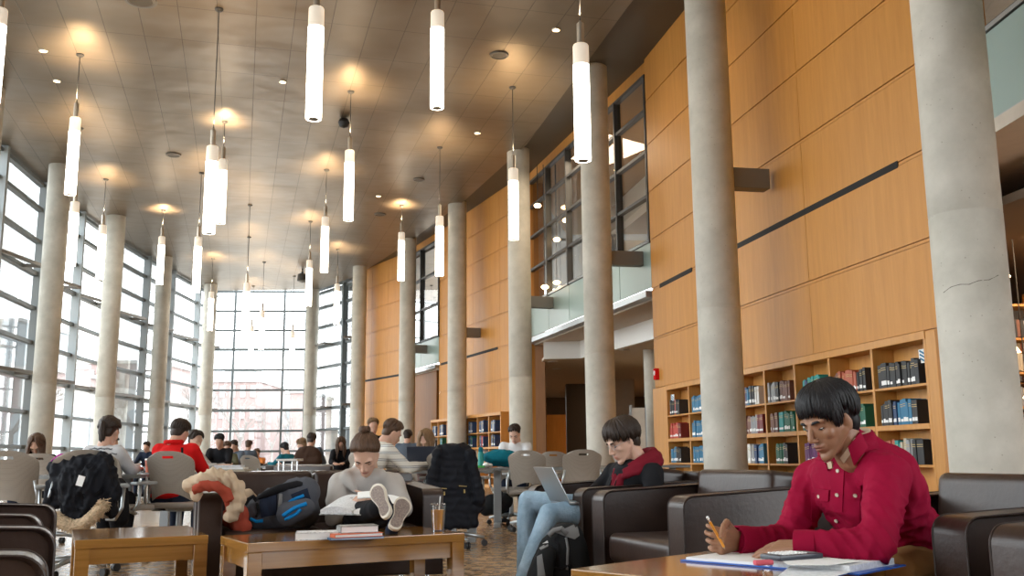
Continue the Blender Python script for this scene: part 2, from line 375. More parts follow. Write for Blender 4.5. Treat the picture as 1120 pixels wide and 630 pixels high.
# ---- upper-floor glazing with frosted balustrade band
def gallery(idx, a, b, nb, zs=(5.2, 6.15, 7.1, 8.0), thick=.065):
    d = b - a; ln = d.length; u = d.normalized(); n = Vector((-u.y, u.x, 0)); n = -n if n.x > 0 else n; rot = Matrix.Rotation(math.atan2(d.y, d.x), 3, 'Z')
    w = MB()
    for z in list(zs) + [8.75]: w.box((a + b) / 2 + Vector((0, 0, z)), (ln, .12, thick), rot)
    for k in range(nb + 1): w.box(a + u * (ln * k / nb) + Vector((0, 0, 6.95)), (thick, .16, 3.6), rot)
    w = struct(w.build(f'window_{idx}', 'dark metal'))
    g = MB(); g.quad([a - n * .02 + Vector((0, 0, 5.2)), b - n * .02 + Vector((0, 0, 5.2)), b - n * .02 + Vector((0, 0, 8.75)), a - n * .02 + Vector((0, 0, 8.75))]); g.build('pane', 'upper glass', w)
    f = MB()
    for k in range(nb):
        p = a + u * (ln * (k + .5) / nb) + n * .02; f.box(p + Vector((0, 0, 4.70)), (ln / nb - .03, .03, .92), rot)
    f.build('frosted_panel', 'teal glass panel', w)
    s = MB(); s.box((a + b) / 2 + n * .06 + Vector((0, 0, 4.10)), (ln, .22, .13), rot); s.box((a + b) / 2 + n * .02 + Vector((0, 0, 5.2)), (ln, .08, .05), rot)
    s.build('sill', 'steel', w)
    return u, n, rot, ln
gallery(16, B1a, B1b, 5); gallery(17, S2b, B2b, 2, zs=(5.2, 6.4, 7.6)); gallery(18, N0a, N0b, 3)
# ---- floors, ceilings and walls behind the wooden wall
def room(name, poly, z0, z1, mt): r = MB(); r.prism(poly, z0, z1); return struct(r.build(name, mt))
bay = [(B1a.x + .05, B1a.y), (B1b.x + .05, B1b.y), (2.0, 34), (12, 34), (12, 18.6), (3.2, 18.6)]
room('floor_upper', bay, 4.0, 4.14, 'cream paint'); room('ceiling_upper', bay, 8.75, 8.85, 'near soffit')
room('wall_upper_back', [(8.6, 18.8), (8.8, 18.8), (5.2, 33.5), (5.0, 33.5)], 4.14, 8.75, 'cream paint')
room('wall_upper_beam', [(5.2, 19), (5.5, 19), (3.0, 33), (2.7, 33)], 7.95, 8.75, 'white paint')
nb_ = [(4.75, 10.3), (5.15, 2.4), (12.4, 2.4), (12.4, 18.3), (3.3, 18.3)]
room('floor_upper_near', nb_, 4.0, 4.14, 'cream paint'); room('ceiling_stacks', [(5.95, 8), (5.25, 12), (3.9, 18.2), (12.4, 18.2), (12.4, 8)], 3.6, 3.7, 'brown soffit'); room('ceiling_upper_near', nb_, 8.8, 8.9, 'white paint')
room('wall_upper_near', [(9.5, 2.4), (9.7, 2.4), (9.5, 18.2), (9.3, 18.2)], 4.14, 8.8, 'white paint')
b2_ = [(S2b.x, S2b.y), (B2b.x, B2b.y), (0, 40), (2, 35)]
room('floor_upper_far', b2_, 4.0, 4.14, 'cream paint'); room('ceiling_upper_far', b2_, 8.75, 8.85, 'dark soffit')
room('wall_upper_far', [(-2.6, 38.9), (0, 36), (.1, 36.1), (-2.5, 39)], 4.14, 8.75, 'cream paint')
# dark wooden recess under the far gallery
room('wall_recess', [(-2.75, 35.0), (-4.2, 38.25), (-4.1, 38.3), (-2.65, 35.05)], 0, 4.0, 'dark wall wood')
# lobby seen through the opening: dropped white fascia, ceiling, columns, panels
fas = [ptz(593, 392, 3.55), ptz(634, 391, 3.55), ptz(673, 381, 3.55), ptz(724, 367, 3.55)]
f = MB()
for a, b in zip(fas[:-1], fas[1:]):
    a = Vector((a.x, a.y, 0)); b = Vector((b.x, b.y, 0)); d = b - a
    f.box((a + b) / 2 + Vector((.06, .02, 3.80)), (d.length + .02, .12, .55), Matrix.Rotation(math.atan2(d.y, d.x), 3, 'Z'))
struct(f.build('trim_4', 'white paint'))
lc = MB(); lc.prism([(p.x + .05, p.y) for p in fas] + [(14, 19.0), (14, 48), (0, 48), (.7, 30)], 3.53, 3.60); struct(lc.build('ceiling_lobby', 'cream paint'))
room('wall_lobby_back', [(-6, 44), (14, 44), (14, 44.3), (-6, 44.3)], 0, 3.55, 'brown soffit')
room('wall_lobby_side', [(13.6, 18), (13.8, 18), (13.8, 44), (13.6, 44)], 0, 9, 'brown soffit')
room('wall_lobby_near', [(4.6, 18.4), (13.6, 18.4), (13.6, 18.6), (4.6, 18.6)], 0, 9, 'cream paint')
a = pt(597, 470, 38); b = pt(624, 470, 38); o = MB(); o.box(((a.x + b.x) / 2, 38, 1.25), (b.x - a.x, .15, 2.5)); struct(o.build('wall_lobby_orange', 'wall wood'))
a = pt(618, 470, 36); o = MB(); o.box((a.x + .5, 36, 1.8), (.9, .5, 3.5)); struct(o.build('wall_lobby_column', 'dark soffit'))
a = pt(680, 470, 34); o = MB(); o.box((a.x, 34, 1.8), (.9, .4, 3.5)); struct(o.build('wall_lobby_pier', 'cream paint'))
# ---- right-hand side beyond the near pillar: library stacks
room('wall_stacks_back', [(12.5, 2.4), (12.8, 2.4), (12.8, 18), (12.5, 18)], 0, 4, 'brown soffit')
# ---- columns
CP = {'R1': (3.97, 8.25), 'R2': (2.93, 13.6), 'R3': (1.76, 19.55), 'R4': (.2, 25.1), 'R5': (-1.75, 30.5), 'R6': (-3.87, 35.5), 'R7': (-6.48, 40.6),
      'L0': (-11.42, 20.2), 'L1': (-12.5, 25.9), 'L2': (-13.25, 31.6), 'L3': (-14.0, 38.3), 'L4': (-14.05, 44.5), 'L5': (-9.6, 46.1)}
CL = {'R1': 'huge pale concrete pillar at the right, beside the near leather sofa backs', 'R2': 'tall round concrete pillar in front of the bookcase, left of the reader in crimson',
      'R3': 'tall round concrete pillar directly behind the boy in the maroon hood', 'R4': 'round concrete pillar behind the boy in the white T-shirt', 'R5': 'round concrete pillar behind the black coat hung on a chair',
      'R6': 'slim-looking concrete pillar behind the girl with the laptop, left of the far bookcase', 'R7': 'farthest concrete pillar on the right row, beside the end window',
      'L0': 'concrete pillar cut off by the left edge, only its top sliver showing', 'L1': 'nearest full concrete pillar of the window row, behind the girl bent over at left',
      'L2': 'concrete pillar just behind the girl in the white sweatshirt', 'L3': 'concrete pillar of the window row above the red jacket', 'L4': 'concrete pillar at the left edge of the end window wall', 'L5': 'concrete pillar standing alone before the end window wall'}
def conc():
    m, nt, b = nodes('pillar concrete'); N = nt.nodes; L = nt.links; b.inputs['Roughness'].default_value = .8
    tc = N.new('ShaderNodeTexCoord'); n1 = N.new('ShaderNodeTexNoise'); n1.inputs['Scale'].default_value = 1.8; n1.inputs['Detail'].default_value = 10; n1.inputs['Roughness'].default_value = .62
    n2 = N.new('ShaderNodeTexVoronoi'); n2.inputs['Scale'].default_value = 13
    L.new(tc.outputs['Object'], n1.inputs[0]); L.new(tc.outputs['Object'], n2.inputs['Vector'])
    cr = N.new('ShaderNodeValToRGB'); e = cr.color_ramp.elements; e[0].position = .30; e[0].color = (.44, .42, .36, 1); e[1].position = .68; e[1].color = (.62, .59, .52, 1)
    c2 = N.new('ShaderNodeValToRGB'); e = c2.color_ramp.elements; e[0].position = .05; e[0].color = (.45, .42, .36, 1); e[1].position = .10; e[1].color = (1, 1, 1, 1)
    mx = N.new('ShaderNodeMix'); mx.data_type = 'RGBA'; mx.blend_type = 'MULTIPLY'; mx.inputs[0].default_value = .6
    L.new(n1.outputs['Fac'], cr.inputs[0]); L.new(n2.outputs['Distance'], c2.inputs[0]); L.new(cr.outputs[0], mx.inputs[6]); L.new(c2.outputs[0], mx.inputs[7]); L.new(mx.outputs[2], b.inputs['Base Color'])
    bp = N.new('ShaderNodeBump'); bp.inputs['Strength'].default_value = .25; bp.inputs['Distance'].default_value = .01; L.new(n1.outputs['Fac'], bp.inputs['Height']); L.new(bp.outputs[0], b.inputs['Normal'])
conc()
for k, (x, y) in CP.items():
    h = ZC + (.075 if k[0] == 'R' else -.005)
    c = MB(); c.lathe([(.30, 0), (.30, 2.9), (.297, 2.905), (.297, 2.915), (.30, 2.92), (.30, 6), (.30, h)], seg=48)
    o = c.build('concrete_pillar', 'pillar concrete', smooth=True); o.location = (x, y, 0); o.rotation_euler.z = rnd.random() * 6
    tag(o, CL[k], 'pillar')
# hairline crack on the near pillar
ck = MB(); P = [pt(x, y, 7.99) for x, y in ((1020, 322), (1032, 320), (1040, 314), (1050, 311), (1060, 311), (1070, 307), (1082, 306), (1092, 301))]
cc = Vector((3.97, 8.25, 0)); Q = []
for p in P:
    d = (p - EYE); dx, dy = d.x, d.y; A = dx * dx + dy * dy; Bq = -2 * (dx * cc.x + dy * cc.y); Cq = cc.x ** 2 + cc.y ** 2 - .3 ** 2; disc = Bq * Bq - 4 * A * Cq
    if disc > 0: t = (-Bq - math.sqrt(disc)) / (2 * A); Q.append(EYE + d * t)
if len(Q) > 2: ck.tube(Q, .0035, 5); o = ck.build('pillar_crack', 'dark soffit'); tag(o, 'thin jagged hairline crack across the near pillar at the right', 'crack')
# ---- box brackets tying the right columns to the gallery edge
for i, (k, z, ln) in enumerate((('R2', 4.84, .88), ('R3', 4.9, 1.0), ('R4', 4.9, .95), ('R5', 4.8, 1.1), ('R6', 4.85, 1.0))):
    x, y = CP[k]; dirv = NW if k in ('R2', 'R3') else Vector((math.cos(R(20)), math.sin(R(20)), 0))
    b = MB(); s = Vector((x, y, z)) + dirv * .26; e = Vector((x, y, z)) + dirv * (.26 + ln - .3); b.box((s + e) / 2, ((e - s).length, .22, .30), Matrix.Rotation(math.atan2(dirv.y, dirv.x), 3, 'Z'), bev=.01)
    struct(b.build(f'trim_{10+i}', 'bracket metal'))
# ---- fittings on the wall
a = wallpt(18.05, .05, 2.45); o = MB(); o.box(a, (.1, .13, .22), Matrix.Rotation(R(11), 3, 'Z'), bev=.01, mt='bright red cloth'); o.ell(a - NW * .05 + Vector((0, 0, .02)), (.02, .05, .05), mt='white label')
tag(o.build('fire_alarm', 'bright red cloth'), 'small red fire alarm box on the wooden wall above the bookcase end', 'fire alarm')
a = wallpt(18.02, .03, 1.34); o = MB(); o.box(a, (.03, .09, .26), Matrix.Rotation(R(11), 3, 'Z'), bev=.008, mt='white label'); o.box(a - NW * .018 + Vector((0, 0, .03)), (.012, .03, .06), Matrix.Rotation(R(11), 3, 'Z'), mt='grey metal')
tag(o.build('wall_switch', 'white label'), 'narrow white switch plate on the left end of the bookcase', 'switch')
# ceiling fittings
def disc(x, y, r, name, label, cat, mt='cap metal', inner=None, h=.03):
    o = MB(); o.lathe([(r, 0), (r * 1.0, -h), (r * .8, -h - .006), (r * .78, -h + .008), (.001, -h + .008)], (x, y, ZC), 24, mt)
    if inner: o.cyl((x, y, ZC - h + .002), (x, y, ZC - h + .012), r * .72, seg=20, mt=inner)
    return tag(o.build(name, mt), label, cat)
for x, y, r, lb in ((-.22, 18.64, .19, 'large round recessed ceiling diffuser between two near pendant tubes'), (-9.05, 24.98, .2, 'round ceiling vent disc over the window side'), (-2.71, 27.52, .17, 'small round ceiling disc near the right pillars'), (-6.57, 16.12, .28, 'round ceiling disc cut by the top edge of the picture'), (-4.4, 31.6, .2, 'faint round ceiling disc farther down the hall')):
    disc(x, y, r, 'ceiling_diffuser', lb, 'vent', 'bracket metal', 'dark soffit')
for x, y, lb in ((.89, 17.47, 'round lit downlight in the ceiling, left of the near right pendant'), (-.84, 23.42, 'small lit downlight nearest the right ceiling edge'), (-9.32, 18.23, 'small ceiling downlight at upper left'), (-9.77, 19.79, 'twin ceiling downlight at upper left, below another'), (-4.94, 19.95, 'small ceiling downlight beside the large central pendant'), (-4.14, 29.29, 'tiny ceiling downlight over the middle of the hall')):
    o = disc(x, y, .085, 'ceiling_downlight', lb, 'light', 'white paint', 'lamp glow', .02)
o = MB(); o.lathe([(.02, 0), (.1, -.03), (.14, -.12), (.10, -.22), (.001, -.26)], (-4.01, 22.27, ZC), 20)
tag(o.build('ceiling_camera_dome', 'black plastic', smooth=True), 'black camera dome hanging from the ceiling beside the pendant cords', 'camera')
o = MB(); o.lathe([(.03, 0), (.05, -.2), (.2, -.25), (.22, -.55), (.001, -.62)], (-9.0, 40.9, ZC), 16)
tag(o.build('ceiling_projector', 'dark metal', smooth=True), 'dark box-shaped device hanging from the far ceiling', 'projector')
# ============================================================ pendants
def make_pendant(L=1.58, cord=1.0):
    t = thing('pendant_lamp', '', 'lamp')
    g = MB(); g.lathe([(.001, -L), (.07, -L), (.075, -L + .015), (.103, -L + .0), (.106, -L + .03), (.106, -L * .18)], seg=24, mt='tube glow'); g.lathe([(.106, -L * .18), (.106, -L * .15), (.105, -.02), (.095, 0), (.001, 0)], seg=24, mt='tube end')
    g.build('glass_tube', None, t, smooth=True)
    r = MB(); r.cyl((0, 0, -L - .004), (0, 0, -L + .02), .07, seg=20); r.build('lower_ring', 'bracket metal', t)
    c = MB(); c.cyl((0, 0, 0), (0, 0, .30), .048, seg=16); c.cyl((0, 0, .30), (0, 0, .34), .03, .012, 12); c.build('cap', 'cap metal', t)
    cr = MB(); cr.cyl((0, 0, .34), (0, 0, .34 + cord), .009, seg=6); cr.build('cord', 'dark metal', t)
    cn = MB(); cn.lathe([(.001, .34 + cord - .05), (.05, .34 + cord - .045), (.075, .34 + cord - .02), (.078, .34 + cord)], seg=16); cn.build('canopy', 'dark metal', t)
    return t
PL = {'P1': (-8.68, 18.45, 7.62), 'P2': (-5.29, 16.5, 6.35), 'P3': (-6.93, 22.45, 8.0), 'P7': (-3.56, 20.57, 7.58), 'P8': (.05, 20.4, 7.08), 'P9': (-1.87, 24.56, 7.08), 'P10': (-3.55, 30.5, 8.06), 'P11': (-5.23, 26.5, 7.58),
 'P12': (-6.92, 32.5, 7.58), 'P13': (-6.8, 37.1, 7.58), 'P14': (-10.6, 22.83, 7.08), 'P15': (-11.8, 27.24, 7.58), 'P16': (-11.39, 30.8, 8.06), 'P17': (-8.84, 26.7, 7.08), 'P18': (-12.15, 38.6, 7.58), 'P19': (-8.41, 30.26, 6.4), 'P19b': (-9.66, 34.8, 7.05),
 'P20': (-10.27, 39.4, 6.9), 'P21': (-12.2, 45.0, 7.05), 'P22': (-9.73, 42.6, 6.45), 'P0': (-8.2, 14.6, 8.06), 'P4': (-2.62, 12.3, 6.9), 'P5': (-1.13, 14.2, 7.75), 'P6': (.93, 12.0, 6.2)}
PLB = {'P0': 'glowing tube pendant cut by the left edge of the picture', 'P1': 'glowing tube pendant nearest the left, level with the first window pillar top', 'P2': 'glowing tube pendant left of centre, longer of an overlapping pair',
 'P3': 'glowing tube pendant partly behind another, right one of the pair left of centre', 'P4': 'large glowing tube pendant at the top edge, left of centre', 'P5': 'glowing tube pendant near the top edge at the centre', 'P6': 'large glowing tube pendant in front of the pillar behind the hooded boy',
 'P7': 'glowing tube pendant hanging beside the black camera dome', 'P8': 'glowing tube pendant in front of the pillar behind the white T-shirt boy', 'P9': 'glowing tube pendant just left of the pillar behind the black coat', 'P10': 'small glowing tube pendant in front of the sixth right pillar',
 'P11': 'glowing tube pendant above the girl in the grey sweater', 'P12': 'glowing tube pendant in front of the pillar before the end window', 'P13': 'dim-looking tube pendant at the far right corner window', 'P14': 'tube pendant hanging just below the nearest left pendant, before the first window pillar',
 'P15': 'tube pendant before the second window pillar, above the girl in white', 'P16': 'tube pendant before the third window pillar', 'P17': 'tube pendant between the third and fourth window pillars', 'P18': 'small tube pendant before the fourth window pillar',
 'P19': 'low-hung tube pendant before the left part of the end window', 'P19b': 'tube pendant hidden behind the low one before the end window', 'P20': 'small pale tube pendant before the middle of the end window', 'P21': 'farthest tiny tube pendant before the end window', 'P22': 'tiny low tube pendant at the right of the end window'}
for k, (x, y, zt) in PL.items():
    L = 1.58; t = make_pendant(L, ZC - .34 - zt); t.location = (x, y, zt); t['label'] = PLB[k]; t['group'] = 'tube pendants under the metal ceiling'
    # spot added above each closed cap to make warm pools on the ceiling
    l = bpy.data.lights.new('added_uplight', 'SPOT'); l.energy = 280; l.color = (1, .72, .42); l.spot_size = R(128); l.spot_blend = .9; l.shadow_soft_size = .05
    o = bpy.data.objects.new('added_uplight', l); COL.objects.link(o); o.parent = t; o.location = (0.0, 0, .42); o.rotation_euler = (math.pi, 0, 0)
# ============================================================ bookcases and books
def case_things(name, label, org, rotz, divs, shelves, ztop, depth, lspost, toe=.1):
    # local x runs along the wall, local +y out of the wall into the hall
    t = thing(name, label, 'bookcase', org, -math.degrees(rotz))
    x0, x1 = divs[0], divs[-1]
    f = MB()
    for i, x in enumerate(divs):
        w = .045
        f.box((x, depth / 2, (ztop + .04) / 2), (w, depth, ztop + .04), bev=.003, seg=1)
    f.box(((x0 + x1) / 2, depth / 2, ztop + .045), (x1 - x0 + .05, depth + .02, .09), bev=.004, seg=1)
    f.box(((x0 + x1) / 2, depth / 2 - .03, toe / 2), (x1 - x0, depth - .06, toe)); f.build('carcass', 'case wood', t)
    b = MB(); b.box(((x0 + x1) / 2, .01, ztop / 2), (x1 - x0, .02, ztop)); b.build('back_panel', 'case wood', t)
    for a, c in zip(divs, divs[1:]):
        for z, th in shelves:
            s = MB(); s.box(((a + c) / 2, depth / 2 + (.008 if th > .04 else 0), z - th / 2), (c - a - .046, depth - .01, th), bev=.003, seg=1); s.build('shelf', 'case wood', t)
    if lspost:
        for a, c in lspost:
            s = MB(); s.box(((a + c) / 2, depth / 2, ztop / 2 + .04), (c - a - .01, depth, ztop + .08), bev=.004, seg=1); s.build('end_post', 'case wood', t)
    return t
BZ = [(1.62, .028), (1.19, .06), (.75, .028), (.33, .028)]
ROT1 = R(101.07); ORG1 = wallpt(0, 0.0)
DV = [9.38, 10.43, 11.43, 12.37, 13.31, 14.30, 15.3, 16.35, 17.48]
shift = .05
t1 = case_things('built_in_bookcase', 'long built-in wooden bookcase along the wall beneath the orange wood panels', wallpt(0, -.22), ROT1, DV, BZ, 2.09, .30, [(9.18, 9.36), (17.5, 18.25)])
BOOKC = {'black': (.02, .02, .022), 'red': (.50, .05, .03), 'dark red': (.17, .02, .02), 'blue': (.03, .17, .30), 'navy': (.02, .05, .13), 'green': (.01, .11, .06), 'brown': (.17, .065, .04), 'grey': (.30, .30, .31), 'white': (.68, .67, .63), 'teal': (.02, .28, .26), 'cream': (.48, .42, .32), 'rust': (.42, .10, .05), 'purple': (.12, .03, .12)}
for k, c in BOOKC.items(): mat('cover ' + k, c, .5)
mat('gold band', (.45, .33, .12), .5)
def book_mesh(h, w, d, lab, gold):
    b = MB(); b.box((0, 0, h / 2), (w, d, h), bev=.003, seg=1, mt='cover black'); b.box((0, -.004, h / 2), (w - .008, d - .002, h - .008), mt='paper')
    e = d / 2 + .0008
    if lab: b.box((0, e, .035 + lab / 2), (w * .86, .0016, lab), mt='white label')
    if gold:
        for z in (h * .72, h * .80): b.box((0, e, z), (w * .9, .0014, .007), mt='gold band')
    o = b.build('book', None); me = o.data; bpy.data.objects.remove(o); return me
BM = [book_mesh(h, w, .2, lab, g) for h, w, lab, g in ((.265, .05, .04, 1), (.28, .056, .03, 1), (.25, .044, .045, 0), (.29, .062, .05, 1), (.235, .036, .03, 0), (.27, .066, .0, 1))]
ORD = ['first', 'second', 'third', 'fourth', 'fifth', 'sixth', 'seventh', 'eighth', 'ninth', 'tenth', 'eleventh', 'twelfth', 'thirteenth', 'fourteenth']
def put_books(org, rotz, depth, xa, xb, z, runs, rowname, bayname, start, group, scale=1, tilt_last=False):
    """runs: list of (colour, count); x runs from the picture-left end toward the right"""
    sgn = -1 if xb < xa else 1; x = xa + sgn * (.04 + start); n = 0; M = Matrix.Translation(org) @ Matrix.Rotation(rotz, 4, 'Z')
    for colr, cnt in runs:
        for _ in range(cnt):
            me = BM[rnd.randrange(len(BM))]; w = max(v.co.x for v in me.vertices) * 2 * scale
            if abs(x + sgn * w - xa) > abs(xb - xa) - .03: return n
            o = bpy.data.objects.new('book', me); COL.objects.link(o)
            for si, s in enumerate(me.materials):
                if s == MATS['cover black']: o.material_slots[si].link = 'OBJECT'; o.material_slots[si].material = MATS['cover ' + colr]
            dy = depth - .125 + rnd.uniform(-.012, .012)
            o.matrix_world = M @ Matrix.Translation((x + sgn * w / 2, dy, z + .0005)) @ Matrix.Scale(scale, 4) @ Matrix.Rotation(0, 4, 'Z')
            tag(o, f'{colr} book, {ORD[n] if n < len(ORD) else "last"} from left, {rowname} shelf, {bayname}', 'book', group); n += 1
            x += sgn * (w + .001)
    return n
ROWN = ['top', 'second', 'third', 'fourth']; RZ = [1.62, 1.19, .75, .33]
NB = {0: 'leftmost near bookcase bay', 1: 'bay touching the pillar left side', 3: 'bay right beside the pillar', 4: 'second bay right of the pillar', 5: 'bay left of the crimson reader', 6: 'bay behind the crimson reader', 7: 'rightmost near bookcase bay'}
CON = {0: [[('red', 1), ('black', 5), ('red', 1), ('black', 3)], [('red', 9), ('dark red', 2)], [('blue', 5), ('black', 5)], [('blue', 8), ('grey', 1)]],
 1: [[('blue', 10)], [('blue', 10)], [('blue', 9)], [('blue', 5)]],
 3: [[('dark red', 2), ('navy', 1), ('blue', 2), ('black', 3), ('white', 2)], [('brown', 5), ('grey', 4), ('dark red', 4)], [('white', 4), ('grey', 2), ('navy', 3), ('blue', 3)], [('blue', 6)]],
 4: [[('grey', 4), ('black', 3), ('brown', 5)], [('brown', 5), ('teal', 3), ('green', 6)], [('green', 5), ('black', 2)], [('blue', 9)]],
 5: [[('teal', 2), ('navy', 2), ('teal', 6)], [('green', 6), ('black', 3)], [('purple', 6), ('dark red', 3)], [('navy', 6)]],
 6: [[('brown', 2), ('rust', 8), ('black', 4)], [('green', 8), ('green', 5)], [('rust', 4), ('brown', 5)], [('brown', 5)]],
 7: [[('black', 14)], [('black', 5), ('navy', 2), ('blue', 5), ('black', 2)], [('rust', 5), ('teal', 2), ('cream', 2), ('grey', 2), ('black', 3)], [('grey', 4)]]}
for b, rows in CON.items():
    # bay 0 is the far end of the wall
    xa, xb = DV[8 - b], DV[7 - b]
    for r, runs in enumerate(rows):
        if b in (5, 6, 7) and r == 3: continue
        st = .03 if b in (7, 0, 1) else rnd.choice((.02, .06, .12)) if r != 2 else .1
        if b == 4 and r == 2: st = .15
        put_books(wallpt(0, -.22), ROT1, .30, xa, xb, RZ[r], runs, ROWN[r], NB[b], st, 'books in the built-in bookcase')
for s, z, lb in ((9.50, 1.92, 'small blue and white notice inside the top of the rightmost shelf bay'), (17.30, 1.93, 'small blue and white notice inside the top of the leftmost shelf bay')):
    o = MB(); o.box(wallpt(s, .02, z), (.012, .15, .15), Matrix.Rotation(R(11.07), 3, 'Z'), mt='white label')
    for q in range(3): o.box(wallpt(s + .0, .028, z + .035 - q * .04), (.004, .12, .02), Matrix.Rotation(R(11.07), 3, 'Z') @ Matrix.Rotation(R(25), 3, 'X'), mt='cover blue')
    tag(o.build('shelf_notice', 'white label'), lb, 'sign')
# far bookcase set in the middle wooden wall
d2 = S2b - S2a; u2 = d2.normalized(); n2 = Vector((-u2.y, u2.x, 0)); n2 = -n2 if n2.x > 0 else n2; rot2 = math.atan2(u2.y, u2.x)
dv2 = [1.0 + .95 * k for k in range(7)] + [7.45]
o2 = S2a + n2 * .03
t2 = case_things('built_in_bookcase', 'smaller distant wooden bookcase built into the wall behind the boy in white', o2, rot2, dv2, BZ, 2.09, .40, [])
cols = ['black', 'navy', 'grey', 'blue', 'white', 'brown', 'cream', 'red', 'green']
for b in range(7):
    for r in range(3):
        c1, c2 = rnd.choice(cols), rnd.choice(cols)
        if r == 0: c1, c2 = ('navy', 'grey')
        put_books(o2, rot2, .40, dv2[b + 1], dv2[b], RZ[r], [(c1, 2), (c2, 2), ('white' if r == 2 else c1, 1)], ROWN[r], f'{ORD[6 - b]} distant bay', .15, 'books in the distant bookcase', 1.5 if False else 1.25)
# library stacks glimpsed past the near pillar
for k in range(3):
    t = thing('stack_shelf', ['steel book stack glimpsed right of the near pillar, nearest', 'steel book stack glimpsed right of the near pillar, in the middle', 'steel book stack glimpsed right of the near pillar, farthest'][k], 'bookcase', (7.0 + k * 1.2, 12.9 + k * 1.9, 0), 0, 'book stacks past the near pillar')
    f = MB()
    for x in (-1.2, 0, 1.2): f.box((x, 0, 1.5), (.04, .4, 3))
    for z in (.1, .55, 1.0, 1.45, 1.9, 2.35, 2.8): f.box((0, 0, z), (2.4, .4, .03))
    f.build('frame', 'case wood', t)
    for z in (.115, .565, 1.015, 1.465, 1.915, 2.365):
        bb = MB(); x = -1.15
        while x < 1.1:
            w = rnd.uniform(.03, .06); bb.box((x + w / 2, -.05, z + .13), (w - .003, .22, rnd.uniform(.2, .27)), mt='cover ' + rnd.choice(['brown', 'cream', 'black', 'rust', 'grey'])); x += w
        q = bb.build('row_of_books', None, t); q['kind'] = 'stuff'
for k, (x, y, z, lb) in enumerate(((6.22, 12.0, 3.05, 'small warm lamp in the stacks just right of the near pillar'), (6.28, 12.05, 2.1, 'lower warm lamp in the stacks right of the near pillar'), (6.5, 12.3, 1.55, 'lowest warm lamp in the stacks right of the near pillar'))):
    o = MB(); o.lathe([(.012, .07), (.05, .012), (.055, 0), (.001, .006)], (x, y, z), 16, 'lamp glow'); o.cyl((x, y, z + .1), (x, y, 3.62), .008, seg=6, mt='dark metal'); tag(o.build('stack_lamp', None), lb, 'lamp')
# lobby: downlights, column, standing panels
for k, (x, y, lb) in enumerate(((604.5, 395.5, 'lit downlight in the lobby ceiling, brighter left one'), (609, 403.5, 'lit downlight in the lobby ceiling, just below the brighter left one'), (683, 382.5, 'lit downlight in the lobby ceiling right of the pillar'))):
    p = ptz(x, y, 3.52); o = MB(); o.cyl(p, p + Vector((0, 0, .012)), .11, seg=18, mt='lamp glow'); o.lathe([(.15, .0), (.15, .014), (.11, .014), (.11, 0)], p - Vector((0, 0, .006)), 18, 'white paint')
    tag(o.build('lobby_downlight', None), lb, 'light')
p = pt(714, 480, 24.5); c = MB(); c.lathe([(.17, 0), (.17, 3.53)], seg=24); o = c.build('lobby_pillar', 'pillar concrete', smooth=True); o.location = (p.x, p.y, 0); tag(o, 'slim pale pillar in the lobby beside the wooden wall end', 'pillar')
p = pt(727, 480, 26.5); c = MB(); c.box((0, 0, 1.76), (.4, .4, 3.52)); o = c.build('lobby_square_pillar', 'grey metal'); o.location = (p.x - .15, p.y, 0); tag(o, 'grey square pillar just right of the slim lobby pillar', 'pillar')
t = thing('display_panel', 'tall standing display panel with metal edges in the lobby behind the hooded boy', 'panel', (pt(699, 480, 24).x, 24, 0), 10)
f = MB(); f.box((0, 0, 1.05), (.32, .03, 2.0)); f.build('board', 'cream paint', t)
for x in (-.2, -.165, .18): f = MB(); f.box((x, 0, 1.06), (.025, .05, 2.12)); f.build('post', 'steel', t)
p = pt(709, 436, 26); 
for x, y, lb in ((696, 428, 'small warm spotlight hanging in the lobby above the display panel'), (545, 0, None)):
    if lb: q = pt(x + 14, y, 27); o = MB(); o.ell(q, .09, seg=12, mt='lamp glow'); o.cyl(q, (q.x, q.y, 3.53), .01, seg=6, mt='dark metal'); tag(o.build('lobby_spotlight', None), lb, 'light')
# upper floor room lights
for k, (x, y) in enumerate(((569 + 40, 262), (640 - 21, 241), (609, 309), (596, 314), (588, 225), (676, 186))):
    Y = 25.5 if x < 660 else 22.5; q = pt(x, y, Y); o = MB(); o.ell(q, (.10, .10, .06), seg=12, mt='lamp glow'); o.cyl(q, (q.x, q.y, 8.75), .012, seg=6, mt='dark metal')
    tag(o.build('upper_room_lamp', None), ['small warm lamp seen through the upper glazing, middle pane', 'small warm lamp high in the upper glazing right of the fourth pillar', 'lower right of two warm lamps glowing behind the upper glazing', 'lower left of two warm lamps glowing behind the upper glazing', 'faint warm lamp at the left of the upper glazing', 'single warm lamp behind the upper glazing beside the wooden wall'][k], 'lamp')
o = MB(); q = pt(685, 268, 22.6); o.box(q + Vector((.2, .1, -.25)), (1.1, .3, .7), mt='white paint'); o.cap(q + Vector((-.25, -.1, -.45)), q + Vector((-.3, -.1, .15)), .22, .1, mt='black cloth'); tag(o.build('upper_furniture', None), 'dark shape before a white unit behind the upper glazing', 'furniture')
